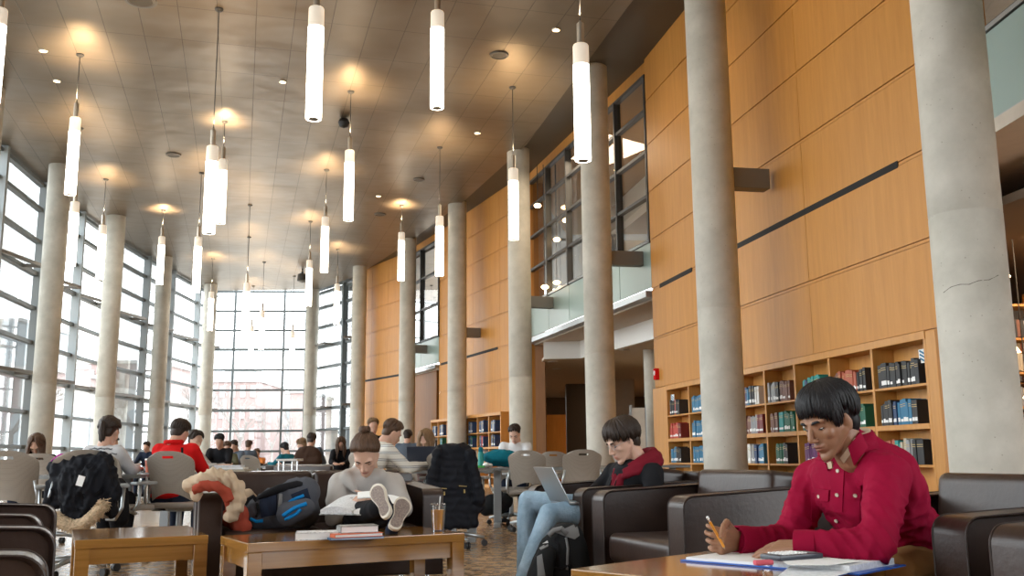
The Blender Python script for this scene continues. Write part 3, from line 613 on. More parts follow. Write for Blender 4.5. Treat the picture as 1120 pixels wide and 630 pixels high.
# ============================================================ outdoors
g = MB(); g.box((-60, 60, -.6), (420, 420, 1)); struct(g.build('ground', 'ground'))
w = bpy.data.worlds.new('world'); sc.world = w; w.use_nodes = True; nt = w.node_tree; bg = nt.nodes['Background']
tc = nt.nodes.new('ShaderNodeTexCoord'); sx = nt.nodes.new('ShaderNodeSeparateXYZ'); cr = nt.nodes.new('ShaderNodeValToRGB')
nt.links.new(tc.outputs['Generated'], sx.inputs[0]); nt.links.new(sx.outputs['Z'], cr.inputs[0]); nt.links.new(cr.outputs[0], bg.inputs[0])
cr.color_ramp.elements[0].color = (.86, .91, .94, 1); cr.color_ramp.elements[1].color = (.90, .96, 1, 1); bg.inputs[1].default_value = 6.5
def bld(name, label, x0, x1, ytop, Y, mt, depth=14, wins=None, parts=()):
    a, b = pt(x0, ytop, Y), pt(x1, ytop, Y); h = (a.z + b.z) / 2; cx = (a.x + b.x) / 2
    t = thing(name, label, 'building', (cx, Y, 0))
    o = MB(); o.box((0, depth / 2, h / 2), (b.x - a.x, depth, h)); o.build('wall', mt, t)
    o = MB(); o.box((0, depth / 2, h + .15), (b.x - a.x + .5, depth + .5, .3)); o.build('roof', 'pale stone', t)
    if wins:
        nx, nz, mt2 = wins; W = b.x - a.x
        for i in range(nx):
            for k in range(nz):
                q = MB(); q.box(((i + .5) * W / nx - W / 2, -.05, (k + .55) * h / nz), (W / nx * .5, .2, h / nz * .55)); q.build('window', mt2, t)
    return t
bld('brick_building', 'pale red brick block seen through the left part of the end window', 205, 283, 418, 118, 'red brick', wins=(7, 4, 'pale stone'))
bld('glass_building', 'pale glazed building with thin ribs behind the middle of the end window', 284, 322, 431, 138, 'pale stone', wins=(9, 5, 'facade glass'))
bld('brick_tower', 'pale red brick tower just left of the lone pillar before the end window', 318, 338, 430, 110, 'red brick', wins=None)
bld('distant_tower', 'tall hazy pale tower through the upper left of the end window', 246, 272, 404, 150, 'facade glass', wins=(3, 6, 'pale stone'))
bld('distant_block', 'low grey building through the right corner window', 344, 400, 470, 128, 'facade glass', wins=(6, 2, 'pale stone'))
t = bld('arched_building', 'pale stone building with an arched window behind the left windows', 62, 135, 430, 66, 'pale stone', wins=None)
for x in (-3.5, .5, 4.2):
    q = MB(); ar = [(-.65, .7), (.65, .7)] + [(.65 * math.cos(a), 3.7 + .65 * math.sin(a)) for a in [math.pi * k / 10 for k in range(11)]]; q.rings([[Vector((x - 1 + u_, yy, v_)) for u_, v_ in ar] for yy in (-.16, .04)]); q.build('arched_window', 'facade glass', t)
bld('brick_hall', 'pinkish brick building seen high through the second window bay at left', 84, 175, 398, 90, 'red brick', wins=(8, 3, 'pale stone'))
bld('office_block', 'hazy glass office block beyond the first window bay at the left edge', -60, 22, 352, 95, 'facade glass', wins=(8, 8, 'pale stone'))
bld('brick_house', 'low pinkish roofed building behind the tree at the left edge', -40, 50, 405, 75, 'red brick', wins=(6, 2, 'pale stone'))
def tree(label, x, ybase, Y, H, seed):
    r = random.Random(seed); p = pt(x, ybase, Y); base = Vector((p.x, Y, -.1)); b = MB()
    def grow(p, d, ln, rad, dep):
        q = p + d * ln; b.tube([p, p + d * ln * .5 + Vector((r.uniform(-1, 1), r.uniform(-1, 1), 0)) * ln * .04, q], [rad, rad * .85, rad * .65], 5)
        if dep == 0: return
        for _ in range(3 if dep > 1 else 4):
            nd = (d + Vector((r.uniform(-1, 1), r.uniform(-1, 1), r.uniform(-.25, .7))) * .75).normalized(); grow(p + d * ln * r.uniform(.55, 1), nd, ln * r.uniform(.6, .8), rad * .55, dep - 1)
    grow(base, Vector((0, 0, 1)), H * .3, H * .018, 4)
    tag(b.build('bare_tree', 'bark'), label, 'tree', 'bare winter trees outside')
for a in (('bare winter tree seen through the left half of the end window', 262, 500, 80, 9.5, 1), ('bare winter tree beside the middle mullions of the end window', 296, 500, 95, 9, 2), ('bare winter tree between the fourth pillar and the end window', 212, 500, 56, 8, 3),
          ('bare winter tree behind the third window bay', 150, 500, 56, 8, 4), ('bare winter tree at the far left edge window', 10, 500, 45, 8, 5), ('bare winter tree at the right of the end window', 318, 500, 85, 7, 6)): tree(*a)
# ============================================================ seating
def rbox(mb, c, size, bev, rot=None, mt=None, seg=3): return mb.box(c, size, rot, bev, seg, mt)
def make_armchair(W=1.0, D=.85, seats=1, hA=.68, hB=.79, t=None, name='armchair', label='', cat='armchair', loc=(0, 0, 0), heading=0, group=None):
    # local: front face of the arms at y=0, depth toward -y, facing +y
    t = thing(name, label, cat, loc, heading, group); ta = .15 if seats == 1 else .13
    for s in (-1, 1):
        a = MB(); x = s * (W / 2 - ta / 2)
        prof = [(0, .17)] + [(-.055 * (1 - math.cos(a)), hA - .055 + .055 * math.sin(a)) for a in [x * math.pi / 12 for x in range(7)]] + [(-D + .05 - .05 * math.sin(a), hA - .015 + .05 * math.cos(a)) for a in [x * math.pi / 12 for x in range(7)]] + [(-D, .17)]
        w = ta / 2
        ins = [(w - .02, 0), (w - .004, .006), (w, .02)]
        R_ = []
        cy_ = -D / 2; cz = .43
        for xx, k in [(-ins[0][0], 0), (-ins[1][0], .010), (-ins[2][0], .018), (ins[2][0], .018), (ins[1][0], .010), (ins[0][0], 0)]:
            sc_ = 1 - (.018 - k) * 1.6
            R_.append([Vector((x + xx, cy_ + (y - cy_) * sc_, cz + (z - cz) * sc_)) for y, z in prof])
        a.rings(R_); arm = a.build('arm', 'leather', t, smooth=True)
        p = MB(); 
        for xx in (-w + .004, w - .004): p.tube([Vector((x + xx, cy_ + (y - cy_) * 1.001, cz + (z - cz) * 1.001)) for y, z in prof], .003, 6)
        p.build('piping', 'leather top', arm)
    iw = W - 2 * ta
    b = MB(); b.box((0, -D / 2 - .02, .25), (iw, D - .06, .16), bev=.015); b.build('base', 'leather', t)
    for k in range(seats):
        x0 = -iw / 2 + iw / seats * (k + .5); cw = iw / seats - .006
        c = MB(); c.box((x0, -D / 2 + .09, .39), (cw, D - .20, .15), bev=.05, seg=4); c.build('seat_cushion', 'leather', t, smooth=True)
        q = MB(); rot = Matrix.Rotation(R(6), 3, 'X')
        q.box((x0, -D + .20, .55), (cw, .20, .47), rot, .045, 4); q.build('backrest', 'leather', t, smooth=True)
    q = MB(); q.box((0, -D + .045, .47), (W - .01, .09, .60), bev=.03); q.build('back_panel', 'leather', t, smooth=True)
    for sx in (-1, 1):
        for y in (-.08, -D + .08):
            l = MB(); l.cyl((sx * (W / 2 - .08), y, 0), (sx * (W / 2 - .08), y, .17), .016, seg=10); l.build('leg', 'chrome', t)
    return t
AG = 'dark brown leather armchairs'
a1 = make_armchair(1.0, loc=(.43 + .17, 5.45 - .47, 0), heading=250, label='empty dark brown leather armchair between the hooded boy and the crimson reader')
a1['group'] = AG
copy_tree(a1, (.245, 6.25, 0), 252, 'dark brown leather armchair in which the boy in the maroon hood sits', AG)
copy_tree(a1, (1.17, 3.35, 0), 255, 'dark brown leather armchair in which the reader in the crimson shirt sits', AG)
copy_tree(a1, (1.40, 2.12, 0), 250, 'dark brown leather armchair at the right edge, nearest the camera', AG)
copy_tree(a1, (-1.80, 3.85, 0), 68, 'dark leather armchair at the left edge, the farther one', AG)
copy_tree(a1, (-1.12, 2.42, 0), 66, 'dark leather armchair in the bottom left corner', AG)
# loveseat facing the low table
LS_H = 160
la, lb = Vector((-1.73, 5.42, 0)), Vector((-.52, 6.27, 0)); lc_ = (la + lb) / 2 + Vector((.02, .0, 0))
ls = make_armchair(1.43, .82, seats=2, hA=.68, hB=.79, name='leather_loveseat', label='dark brown leather loveseat holding a backpack and the girl in grey', cat='sofa', loc=lc_, heading=LS_H)
# far lounge seats
for x, y, h, lb in ((268, 21, 170, 'distant dark armchair behind the left end of the loveseat'), (296, 23, 185, 'distant dark armchair in the middle, left of the chrome legs'), (362, 15.5, 20, 'distant dark armchair just left of the girl in grey, seen from behind'), (338, 18.5, 10, 'distant dark armchair below the man in slate grey')):
    p = pt(x, 505, y); copy_tree(a1, (p.x, y, 0), h, lb, AG)
# ============================================================ low tables
def make_low_table(L, W, H, label, loc, heading):
    t = thing('coffee_table', label, 'table', loc, heading)    # local x = length
    o = MB(); o.box((0, 0, H - .0225), (L, W, .045), bev=.004, seg=2); o.build('tabletop', 'table wood', t)
    for s in (-1, 1):
        o = MB(); o.box((0, s * (W / 2 - .03), H - .085), (L - .13, .022, .08)); o.build('apron', 'table wood', t)
        o = MB(); o.box((s * (L / 2 - .03), 0, H - .085), (.022, W - .13, .08)); o.build('apron', 'table wood', t)
        for s2 in (-1, 1):
            o = MB(); o.box((s * (L / 2 - .037), s2 * (W / 2 - .037), (H - .045) / 2), (.07, .07, H - .045), bev=.003, seg=1); o.build('leg', 'table wood', t)
    return t
u = Vector((math.cos(R(29)), math.sin(R(29)), 0)); n = Vector((-u.y, u.x, 0))
fr = ptz(508.4, 582.7, .47); fr.z = 0
TM = fr - u * .575 + n * .29; make_low_table(1.15, .58, .47, 'long low wooden coffee table in front of the loveseat, with books and iced tea', TM, -29)
u2_ = Vector((math.cos(R(25)), math.sin(R(25)), 0)); n2_ = Vector((-u2_.y, u2_.x, 0)); fl_ = ptz(82, 591, .47); fl_.z = 0
TLc = fl_ + u2_ * .325 + n2_ * .44; make_low_table(.65, .88, .47, 'low wooden coffee table at left, standing empty', TLc, -25)
ZT = .54
u3 = Vector((.705, .709, 0)); n3 = Vector((.709, -.705, 0)); c3 = ptz(624, 622, ZT); c3.z = 0
TN = c3 + u3 * .36 + n3 * .31; make_low_table(.72, .62, ZT, 'glossy wooden table at the bottom right corner under the open binder', TN, -45.2)
# ============================================================ task chairs
def make_task_chair():
    t = thing('task_chair', '', 'chair')     # facing +y, origin on the floor under the seat
    # back shell: rounded, flared, with a slot handle near the top
    bm = bmesh.new(); nx, nz = 24, 20; g = {}
    def prof(v):   # half width
        return (.235 - .045 * (1 - v) ** 1.6) * (1 - .30 * max(0, (v - .72) / .28) ** 3.2)
    for side in (0, 1):
        for j in range(nz + 1):
            v = j / nz
            for i in range(nx + 1):
                q = i / nx * 2 - 1; hw = prof(v)
                x = q * hw; z = .50 + v * .45 - .035 * abs(q) ** 3 * max(0, (v - .7) / .3) + (.07 * (1 - abs(q) ** 2) * (1 - v) ** 4)
                y = -.20 - .10 * v + .05 * q * q + .05 * math.sin(v * 3.1) * .6 - side * .009
                g[side, i, j] = bm.verts.new((x, y, z))
    hole = lambda i, j: (j == 17) and abs(i + .5 - nx / 2) < 3.1 
    for side in (0, 1):
        for j in range(nz):
            for i in range(nx):
                if hole(i, j): continue
                f = [g[side, i, j], g[side, i + 1, j], g[side, i + 1, j + 1], g[side, i, j + 1]]; bm.faces.new(f if side == 0 else f[::-1])
    for e in [e for e in bm.edges if len(e.link_faces) == 1 and e.verts[0] in [g[0, i, j] for i in range(nx + 1) for j in range(nz + 1)]]:
        pass
    idx = {v: k for k, v in g.items()}
    for e in [e for e in bm.edges if len(e.link_faces) == 1]:
        a, b = e.verts; ka, kb = idx[a], idx[b]
        if ka[0] == 0 and kb[0] == 0: 
            try: bm.faces.new((a, b, g[1, kb[1], kb[2]], g[1, ka[1], ka[2]]))
            except ValueError: pass
    o = MB(); o.bm.free(); o.bm = bm; o.build('backrest', 'chair shell', t, smooth=True)
    s = MB(); s.box((0, .03, .455), (.46, .44, .05), bev=.022, seg=3); s.build('seat', 'chair seat', t, smooth=True)
    for sx in (-1, 1):
        f = MB(); f.tube([(sx * .21, -.235, .72), (sx * .235, -.22, .60), (sx * .255, -.16, .46), (sx * .25, -.02, .41), (sx * .19, .06, .41)], .013, 8); f.build('back_frame', 'steel', t, smooth='all')
        f = MB(); f.tube([(sx * .25, -.05, .42), (sx * .295, -.03, .50), (sx * .30, -.02, .655)], .014, 8); ar = f.build('arm_post', 'steel', t, smooth='all')
        f = MB(); f.box((sx * .30, .02, .67), (.075, .26, .03), bev=.013, seg=3); f.build('armrest', 'grey metal', ar, smooth=True)
    b = MB(); b.cyl((0, 0, .12), (0, 0, .42), .03, .022, 12); b.cyl((0, 0, .40), (0, 0, .43), .11, .13, 12); b.build('column', 'grey metal', t, smooth=True)
    b = MB()
    for k in range(5):
        a = R(72 * k + 20); e = Vector((math.cos(a) * .30, math.sin(a) * .30, .085)); b.tube([(0, 0, .125), (e.x * .5, e.y * .5, .115), e], [.026, .022, .016], 8)
    b.build('star_base', 'steel', t, smooth='all')
    for k in range(5):
        a = R(72 * k + 20); c = MB(); d = Vector((-math.sin(a), math.cos(a), 0))
        for s in (-1, 1): p = Vector((math.cos(a) * .30, math.sin(a) * .30, .032)) + d * s * .014; c.cyl(p - d * .009, p + d * .009, .032, seg=14)
        c.build('caster', 'black plastic', t, smooth=True)
    return t
CHG = 'perforated taupe office chairs on casters'
CH = {}
def chair(x, y, heading, label):
    global CH0
    if not CH:
        t = make_task_chair(); t.location = (x, y, 0); t.rotation_euler = (0, 0, -R(heading)); t['label'] = label; t['group'] = CHG; CH['0'] = t; return t
    return copy_tree(CH['0'], (x, y, 0), heading, label, CHG)
def cx(px, y, Y): return pt(px, y, Y).x
chair(cx(18, 530, 7.9), 7.9, -8, 'taupe office chair cut by the left edge, its perforated back to the camera')
chair(cx(90, 540, 7.75), 7.75, -25, 'taupe office chair buried under the black jacket with a fur hood')
chair(cx(126, 545, 8.75), 8.75, 22, 'taupe office chair under the girl in the white sweatshirt')
chair(cx(57, 520, 10.4), 10.4, 5, 'pale office chair beyond the jacket chair at left')
chair(cx(197, 540, 9.25), 9.25, 8, 'taupe office chair holding the man in the bright red jacket')
chair(cx(497, 530, 9.9), 9.9, 10, 'office chair hidden under the long black quilted coat')
chair(cx(581, 505, 11.9), 11.9, 15, 'empty taupe office chair nearest the teal backpack')
chair(cx(632, 505, 11.5), 11.5, -10, 'empty taupe office chair just left of the hooded boy')
chair(cx(608, 505, 14.4), 14.4, 10, 'taupe office chair partly hidden between two empty ones')
chair(cx(698, 505, 12.4), 12.4, 60, 'taupe office chair seen past the hooded boy shoulder')
chair(cx(559, 500, 13.2), 13.2, 190, 'taupe office chair in front of the boy in white')
chair(cx(422, 510, 10.3), 9.9, 40, 'office chair under the boy in the striped sweater')
chair(cx(466, 510, 11.4), 11.5, 185, 'office chair under the girl with the open laptop')
for px_, Y, h, lb in ((283, 17.5, 30, 'distant chair under the person in dark clothes left of centre'), (272, 25, 10, 'distant chair with an orange-clad child beyond the red jacket'), (322, 22, 170, 'distant chair below the fair-haired person near the lone pillar'), (378, 20.5, 20, 'distant chair next to the dark-clothed girl near the wall'), (105, 20, 90, 'distant chair beside the window behind the girl in white'), (452, 21, 0, 'distant chair behind the girl with the laptop')):
    chair(cx(px_, 505, Y), Y, h, lb)
# ============================================================ study tables
def make_desk(cx_, cy_, W, D, heading, label):
    t = thing('study_table', label, 'table', (cx_, cy_, 0), heading)
    o = MB(); o.box((0, 0, .725), (W, D, .03), bev=.004, mt='dark laminate'); o.build('tabletop', 'dark laminate', t)
    o = MB()
    for s in (-1, 1): o.box((0, s * D / 2, .725), (W, .012, .032)); o.box((s * W / 2, 0, .725), (.012, D, .032))
    o.build('edge_band', 'grey laminate', t)
    for s in (-1, 1):
        o = MB(); o.box((s * (W / 2 - .22), 0, .38), (.10, .06, .66), bev=.008); o.build('leg', 'grey metal', t)
        o = MB(); o.box((s * (W / 2 - .22), 0, .025), (.09, D * .85, .05), bev=.01); o.build('foot', 'grey metal', t)
    return t
make_desk(-4.35, 9.25, 1.9, .76, 0, 'dark-topped study table with grey legs at left, behind the jacket chair')
make_desk(-3.1, 10.9, 1.9, .76, 0, 'study table in front of the man in the bright red jacket')
make_desk(-.98, 10.65, 1.5, .76, 0, 'study table between the striped-sweater boy and the laptop girl')
make_desk(.52, 12.75, 1.9, .76, 0, 'study table holding the teal bottle and teal backpack')
make_desk(1.70, 14.2, 1.6, .76, 5, 'study table behind the hooded boy beside the pillar')
make_desk(-5.6, 16.2, 2.2, .76, 0, 'distant study table beyond the red jacket')
make_desk(-4.6, 19.4, 2.2, .76, 0, 'distant study table near the dark-clothed girl')
make_desk(-7.2, 22.6, 2.4, .76, 0, 'far study table before the end window')
o = thing('chrome_table', 'small table with shiny chrome tube legs in the middle distance', 'table', (cx(317, 505, 14), 14, 0)); q = MB(); q.box((0, 0, .86), (.30, .4, .03), bev=.005); q.build('tabletop', 'white paint', o)
for x in (-.13, -.06, .06, .13): q = MB(); q.cyl((x, -.1, 0), (x, -.1, .85), .014, seg=8); q.build('leg', 'chrome', o)
# ============================================================ small things on the tables
def slab_book(name, label, c, size, heading, cover, cat='book', bend=0):
    t = thing(name, label, cat, c, heading); w, d, h = size
    o = MB(); o.box((0, 0, h / 2), (w - .006, d - .006, h - .006)); o.build('pages', 'paper', t)
    o = MB(); o.box((0, 0, .0015), (w, d, .003)); o.box((0, 0, h - .0015), (w, d, .003)); o.box((-w / 2 + .0015, 0, h / 2), (.003, d, h)); o.build('cover', cover, t)
    return t
mat('cover white pattern', (.72, .74, .76), .4, var=.5, scale=60); mat('cover dark photo', (.09, .10, .11), .3, var=.8, scale=40, col2=(.5, .5, .48)); mat('cover orange', (.75, .15, .05), .4); mat('cover blue slim', (.05, .15, .30), .4)
h0 = -33.5
pb = ptz(350, 588, .4705)
slab_book('book', 'thick pale paperback lying at the left on the long coffee table', ptz(347, 589, .4705), (.21, .16, .035), -10, 'cover white pattern')
b0_ = ptz(386, 588.5, .4705)
slab_book('notebook', 'slim blue notebook at the bottom of the pile on the coffee table', b0_, (.27, .2, .010), -22, 'cover blue slim', 'notebook')
slab_book('book', 'orange and white book in the middle of the pile on the coffee table', b0_ + Vector((0, .0, .0105)), (.25, .19, .018), -28, 'cover orange')
slab_book('book', 'small dark-covered book on top of the pile on the coffee table', b0_ + Vector((.02, .01, .029)), (.19, .13, .034), -20, 'cover dark photo')
o = MB(); o.cap(ptz(366, 583, .478), ptz(374, 583.5, .478), .008, .008, 8); tag(o.build('highlighter', 'cover green bright' if False else 'cover teal'), 'small green highlighter beside the book pile on the coffee table', 'pen')
# iced tea
def glassish(name, col, a): 
    m, nt, b = nodes(name); b.inputs['Base Color'].default_value = (*col, 1); b.inputs['Roughness'].default_value = .12; b.inputs['Transmission Weight'].default_value = a; b.inputs['IOR'].default_value = 1.2
glassish('clear plastic', (.90, .90, .88), .85); mat('iced tea', (.90, .36, .01), .5, spec=.1); glassmat('clear cup', (.95, .95, .94), .04, alpha=.04)
p = ptz(479, 580.5, .4705); t = thing('iced_tea_cup', 'clear plastic cup of amber iced tea with a straw on the coffee table', 'cup', p)
o = MB(); o.lathe([(.001, .006), (.030, .006), (.038, .112), (.001, .112)], seg=24); o.build('tea', 'iced tea', t, smooth=True)
o = MB(); o.lathe([(.031, .0), (.042, .138), (.044, .139), (.0425, .134), (.0335, .004)], seg=28); o.build('cup_wall', 'clear cup', t, smooth=True)
o = MB(); o.lathe([(.044, .137), (.045, .143), (.036, .147), (.001, .147)], seg=28); o.build('lid', 'clear cup', t, smooth=True)
o = MB(); o.cyl((0, 0, .05), (.012, .0, .185), .0032, seg=8); o.build('straw', 'white label', t)
for k in range(5): pass
# binder on the near table with its papers, calculator, eraser
mat('binder blue', (.01, .10, .48), .35); mat('eraser pink', (.62, .10, .14), .7); mat('calculator body', (.035, .042, .06), .3); mat('pencil yellow', (.80, .33, .03), .35)
zt = ZT + .001
def onT(x, y, dz=0): p = ptz(x, y, zt + dz); return p
def sheet(mb, corners, dz, th, mt=None, sag=0):
    P = [onT(x, y, dz) for x, y in corners]; mb.rings([[p for p in P], [p + Vector((0, 0, th)) for p in P]], mt)
bA, bB = onT(744, 613.5), onT(817, 603.5); 
t = thing('ring_binder', 'open blue ring binder full of papers on the near table', 'binder', (0, 0, 0))
un = (bB - bA).normalized(); vn = Vector((un.y, -un.x, 0)); 
if vn.y > 0: vn = -vn
def bp_(u_, v_, dz=0): return bA + un * u_ + vn * v_ + Vector((0, 0, dz))
def bslab(u0, u1, v0, v1, z0, z1, name, mt, skew=0):
    o = MB(); o.rings([[bp_(u0, v0, z0), bp_(u1, v0, z0), bp_(u1, v1, z0 + skew), bp_(u0, v1, z0 + skew)], [bp_(u0, v0, z1), bp_(u1, v0, z1), bp_(u1, v1, z1 + skew), bp_(u0, v1, z1 + skew)]]); return o.build(name, mt, t)
HB = .30
bslab(0, HB, 0, .27, 0, .004, 'left_cover', 'binder blue'); bslab(0, HB, .27, .31, 0, .004, 'spine', 'binder blue'); bslab(0, HB, .31, .58, 0, .004, 'right_cover', 'binder blue')
bslab(.01, HB - .01, .015, .262, .004, .012, 'left_papers', 'paper'); bslab(.01, HB - .01, .315, .55, .004, .022, 'right_papers', 'paper printed')
def ring(u_):
    o = MB(); o.tube([bp_(u_, .29 + .026 * math.cos(a), .004 + .03 * math.sin(a) + .004) for a in [math.pi * k / 12 for k in range(13)]], .0016, 6); o.build('ring', 'chrome', t, smooth='all')
for q in (.04, .15, .26): ring(q)
o = MB(); o.rings([[bp_(.02, .282, .004), bp_(.28, .282, .004), bp_(.28, .298, .004), bp_(.02, .298, .004)], [bp_(.02, .282, .009), bp_(.28, .282, .009), bp_(.28, .298, .009), bp_(.02, .298, .009)]]); o.build('ring_rail', 'chrome', t)
o = MB(); sheet(o, [(838, 603), (942, 614), (905, 618.5), (862, 618)], .026, .0012); tag(o.build('loose_sheet', 'paper'), 'loose white sheet on the binder pointing toward the khaki knee', 'paper')
o = MB(); sheet(o, [(880, 611), (955, 620.5), (905, 634), (860, 630)], .0005, .003); tag(o.build('blue_folder', 'binder blue'), 'bright blue folder corner sticking out at the right of the binder', 'folder')
o = MB(); sheet(o, [(868, 617), (934, 625), (880, 640), (850, 632)], .006, .003); tag(o.build('printed_page', 'paper printed'), 'printed page on the blue folder corner', 'paper')
pc = onT(866, 612, .024); t = thing('calculator', 'dark grey pocket calculator lying on the binder papers', 'calculator', pc, 62)
o = MB(); o.box((0, 0, .010), (.085, .165, .016), bev=.006, seg=2); o.build('body', 'calculator body', t, smooth=True)
o = MB(); o.box((0, .055, .0185), (.065, .03, .002)); o.build('screen', 'grey trim cloth', t)
k_ = MB()
for i in range(5):
    for j in range(6): k_.box((-.028 + i * .014, .025 - j * .016, .0195), (.010, .010, .004), bev=.001, seg=1)
q = k_.build('keys', 'white label', t)
pc = onT(835, 618, .018); o = MB(); o.box(pc + Vector((0, 0, .007)), (.055, .022, .014), Matrix.Rotation(R(15), 3, 'Z'), .005, 3); tag(o.build('eraser', 'eraser pink', smooth=True), 'pink eraser lying on the binder in front of the calculator', 'eraser')
# things on the study tables
p = pt(526, 503, 12.55); t = thing('water_bottle', 'teal plastic water bottle standing on the study table', 'bottle', (p.x, 12.5, .741))
o = MB(); o.lathe([(.001, 0), (.036, 0), (.038, .02), (.038, .17), (.028, .20), (.001, .20)], seg=20); o.build('body', 'cover teal', t, smooth=True); o = MB(); o.lathe([(.029, .20), (.031, .24), (.015, .26), (.001, .262)], seg=20); o.build('cap', 'teal pack cloth', t, smooth=True)
o = MB(); o.tube([(.02, 0, .25), (.03, 0, .275), (0, 0, .285), (-.03, 0, .275), (-.02, 0, .25)], .004, 6); o.build('loop', 'teal pack cloth', t)
mat('cover green bright', (.10, .55, .12), .4)
o = MB(); p = pt(523, 509, 12.4); o.box((p.x, 12.42, .755), (.16, .10, .028), bev=.004); tag(o.build('green_box', 'cover green bright'), 'small bright green packet in front of the teal bottle', 'packet')
o = MB(); p = pt(532, 505, 12.4); o.ell((p.x, 12.45, .775), (.05, .05, .034), seg=12); o.ell((p.x + .04, 12.47, .77), (.04, .04, .028), seg=12); tag(o.build('crumpled_tissue', 'paper', smooth=True), 'crumpled white tissue beside the teal bottle', 'tissue')
p = pt(163, 507, 10.6); t = thing('coffee_cup', 'paper coffee cup with a red sleeve on the table left of the red jacket', 'cup', (p.x, 10.6, .741)); o = MB(); o.lathe([(.001, 0), (.03, 0), (.042, .13), (.001, .13)], seg=18, mt='cover rust'); o.build('cup_wall', None, t, smooth=True); o = MB(); o.lathe([(.044, .13), (.044, .145), (.001, .15)], seg=18); o.build('lid', 'white label', t)
p = pt(255, 512, 10.75)
for k, (c, lb) in enumerate((('cover cream', 'yellowish folder at the bottom of the papers beside the red sleeve'), ('paper', 'white papers in the middle of the stack beside the red sleeve'), ('paper printed', 'top sheet of the stack beside the red sleeve'))):
    o = MB(); o.box((p.x - .02 * k, 10.75, .752 + k * .024), (.34 - .03 * k, .24, .02), Matrix.Rotation(R(4 * k - 3), 3, 'Z')); tag(o.build('paper_stack', c), lb, 'papers')
def laptop(label, loc, heading, open_=108, col='steel', w=.33, d=.23):
    t = thing('laptop', label, 'laptop', loc, heading)
    o = MB(); o.box((0, 0, .009), (w, d, .016), bev=.004, seg=2); o.build('keyboard_base', col, t)
    o = MB(); o.box((0, 0, .0178), (w * .86, d * .45, .001)); o.build('keys', 'black plastic', t)
    M_ = Matrix.Translation((0, d / 2, .016)) @ Matrix.Rotation(R(90 - open_) , 4, 'X')
    s = MB(); s.box((0, 0, d / 2), (w, .008, d), bev=.003, seg=2); s.xform(M_); l = s.build('lid', col, t)
    s = MB(); s.box((0, -.005, d / 2), (w * .92, .001, d * .86)); s.xform(M_); s.build('screen', 'calculator body', l)
    return t
# ============================================================ people
V = Vector
WORK = bpy.data.scenes.new('workshop')
def evalmesh(o, voxel, smooth=4, fac=.5):
    m_ = o.modifiers.new('r', 'REMESH'); m_.mode = 'VOXEL'; m_.voxel_size = voxel; m_.use_smooth_shade = True
    if smooth: s = o.modifiers.new('s', 'SMOOTH'); s.iterations = smooth; s.factor = fac
    tmp = bpy.data.objects.new('shape', o.data)
    for src in list(o.modifiers):
        d_ = tmp.modifiers.new(src.name, src.type)
        if src.type == 'REMESH': d_.mode = 'VOXEL'; d_.voxel_size = src.voxel_size; d_.use_smooth_shade = True
        else: d_.iterations = src.iterations; d_.factor = src.factor
    WORK.collection.objects.link(tmp)
    with bpy.context.temp_override(scene=WORK, view_layer=WORK.view_layers[0]):
        dg = bpy.context.evaluated_depsgraph_get(); me = bpy.data.meshes.new_from_object(tmp.evaluated_get(dg)); me.name = o.name
    bpy.data.objects.remove(tmp)
    old = o.data; o.modifiers.clear(); mats = [x for x in old.materials]; o.data = me
    me.materials.clear()
    for x in mats: me.materials.append(x)
    for p in me.polygons: p.use_smooth = True
    return o
def coords(me): a = np.empty(len(me.vertices) * 3, np.float32); me.vertices.foreach_get('co', a); return a.reshape(-1, 3)
def normals(me): a = np.empty(len(me.vertices) * 3, np.float32); me.vertices.foreach_get('normal', a); return a.reshape(-1, 3)
def setco(me, a): me.vertices.foreach_set('co', a.astype(np.float32).ravel()); me.update()
def tone(me, a):
    at = me.color_attributes.new('tone', 'FLOAT_COLOR', 'POINT'); b = np.ones((len(me.vertices), 4), np.float32); b[:, :3] = a; at.data.foreach_set('color', b.ravel())
def wrinkle(me, amp, sc_=9, stretch=(1, 1, .45), seed=0, ridge=True):
    c = coords(me); n = normals(me); out = np.zeros(len(c), np.float32)
    for i, p in enumerate(c):
        q = V((p[0] * sc_ * stretch[0] + seed, p[1] * sc_ * stretch[1], p[2] * sc_ * stretch[2]))
        w_ = noise.noise_vector(q * .7) * .55; v = noise.noise(q + w_); v2 = noise.noise((q + w_) * 2.3)
        out[i] = (.55 - abs(v) * 2.2) * .7 + v2 * .35 if ridge else v + v2 * .4
    setco(me, c + n * (out * amp)[:, None])
def loft(mb, secs, seg=20, mt=None):
    """secs: (centre, right vector * rx, forward vector * ry)"""
    R_ = []
    for c, a, b in secs: R_.append([c + a * math.cos(2 * math.pi * k / seg) + b * math.sin(2 * math.pi * k / seg) for k in range(seg)])
    mb.rings(R_, mt); mb.ell(secs[0][0], (secs[0][1].length * .9, secs[0][1].length * .9, min(secs[0][1].length, .05)), seg=12)
    return mb
def head_matrix(c, heading, pitch, roll=0):
    return Matrix.Translation(c) @ Matrix.Rotation(-R(heading), 4, 'Z') @ Matrix.Rotation(-R(pitch), 4, 'X') @ Matrix.Rotation(R(roll), 4, 'Y')
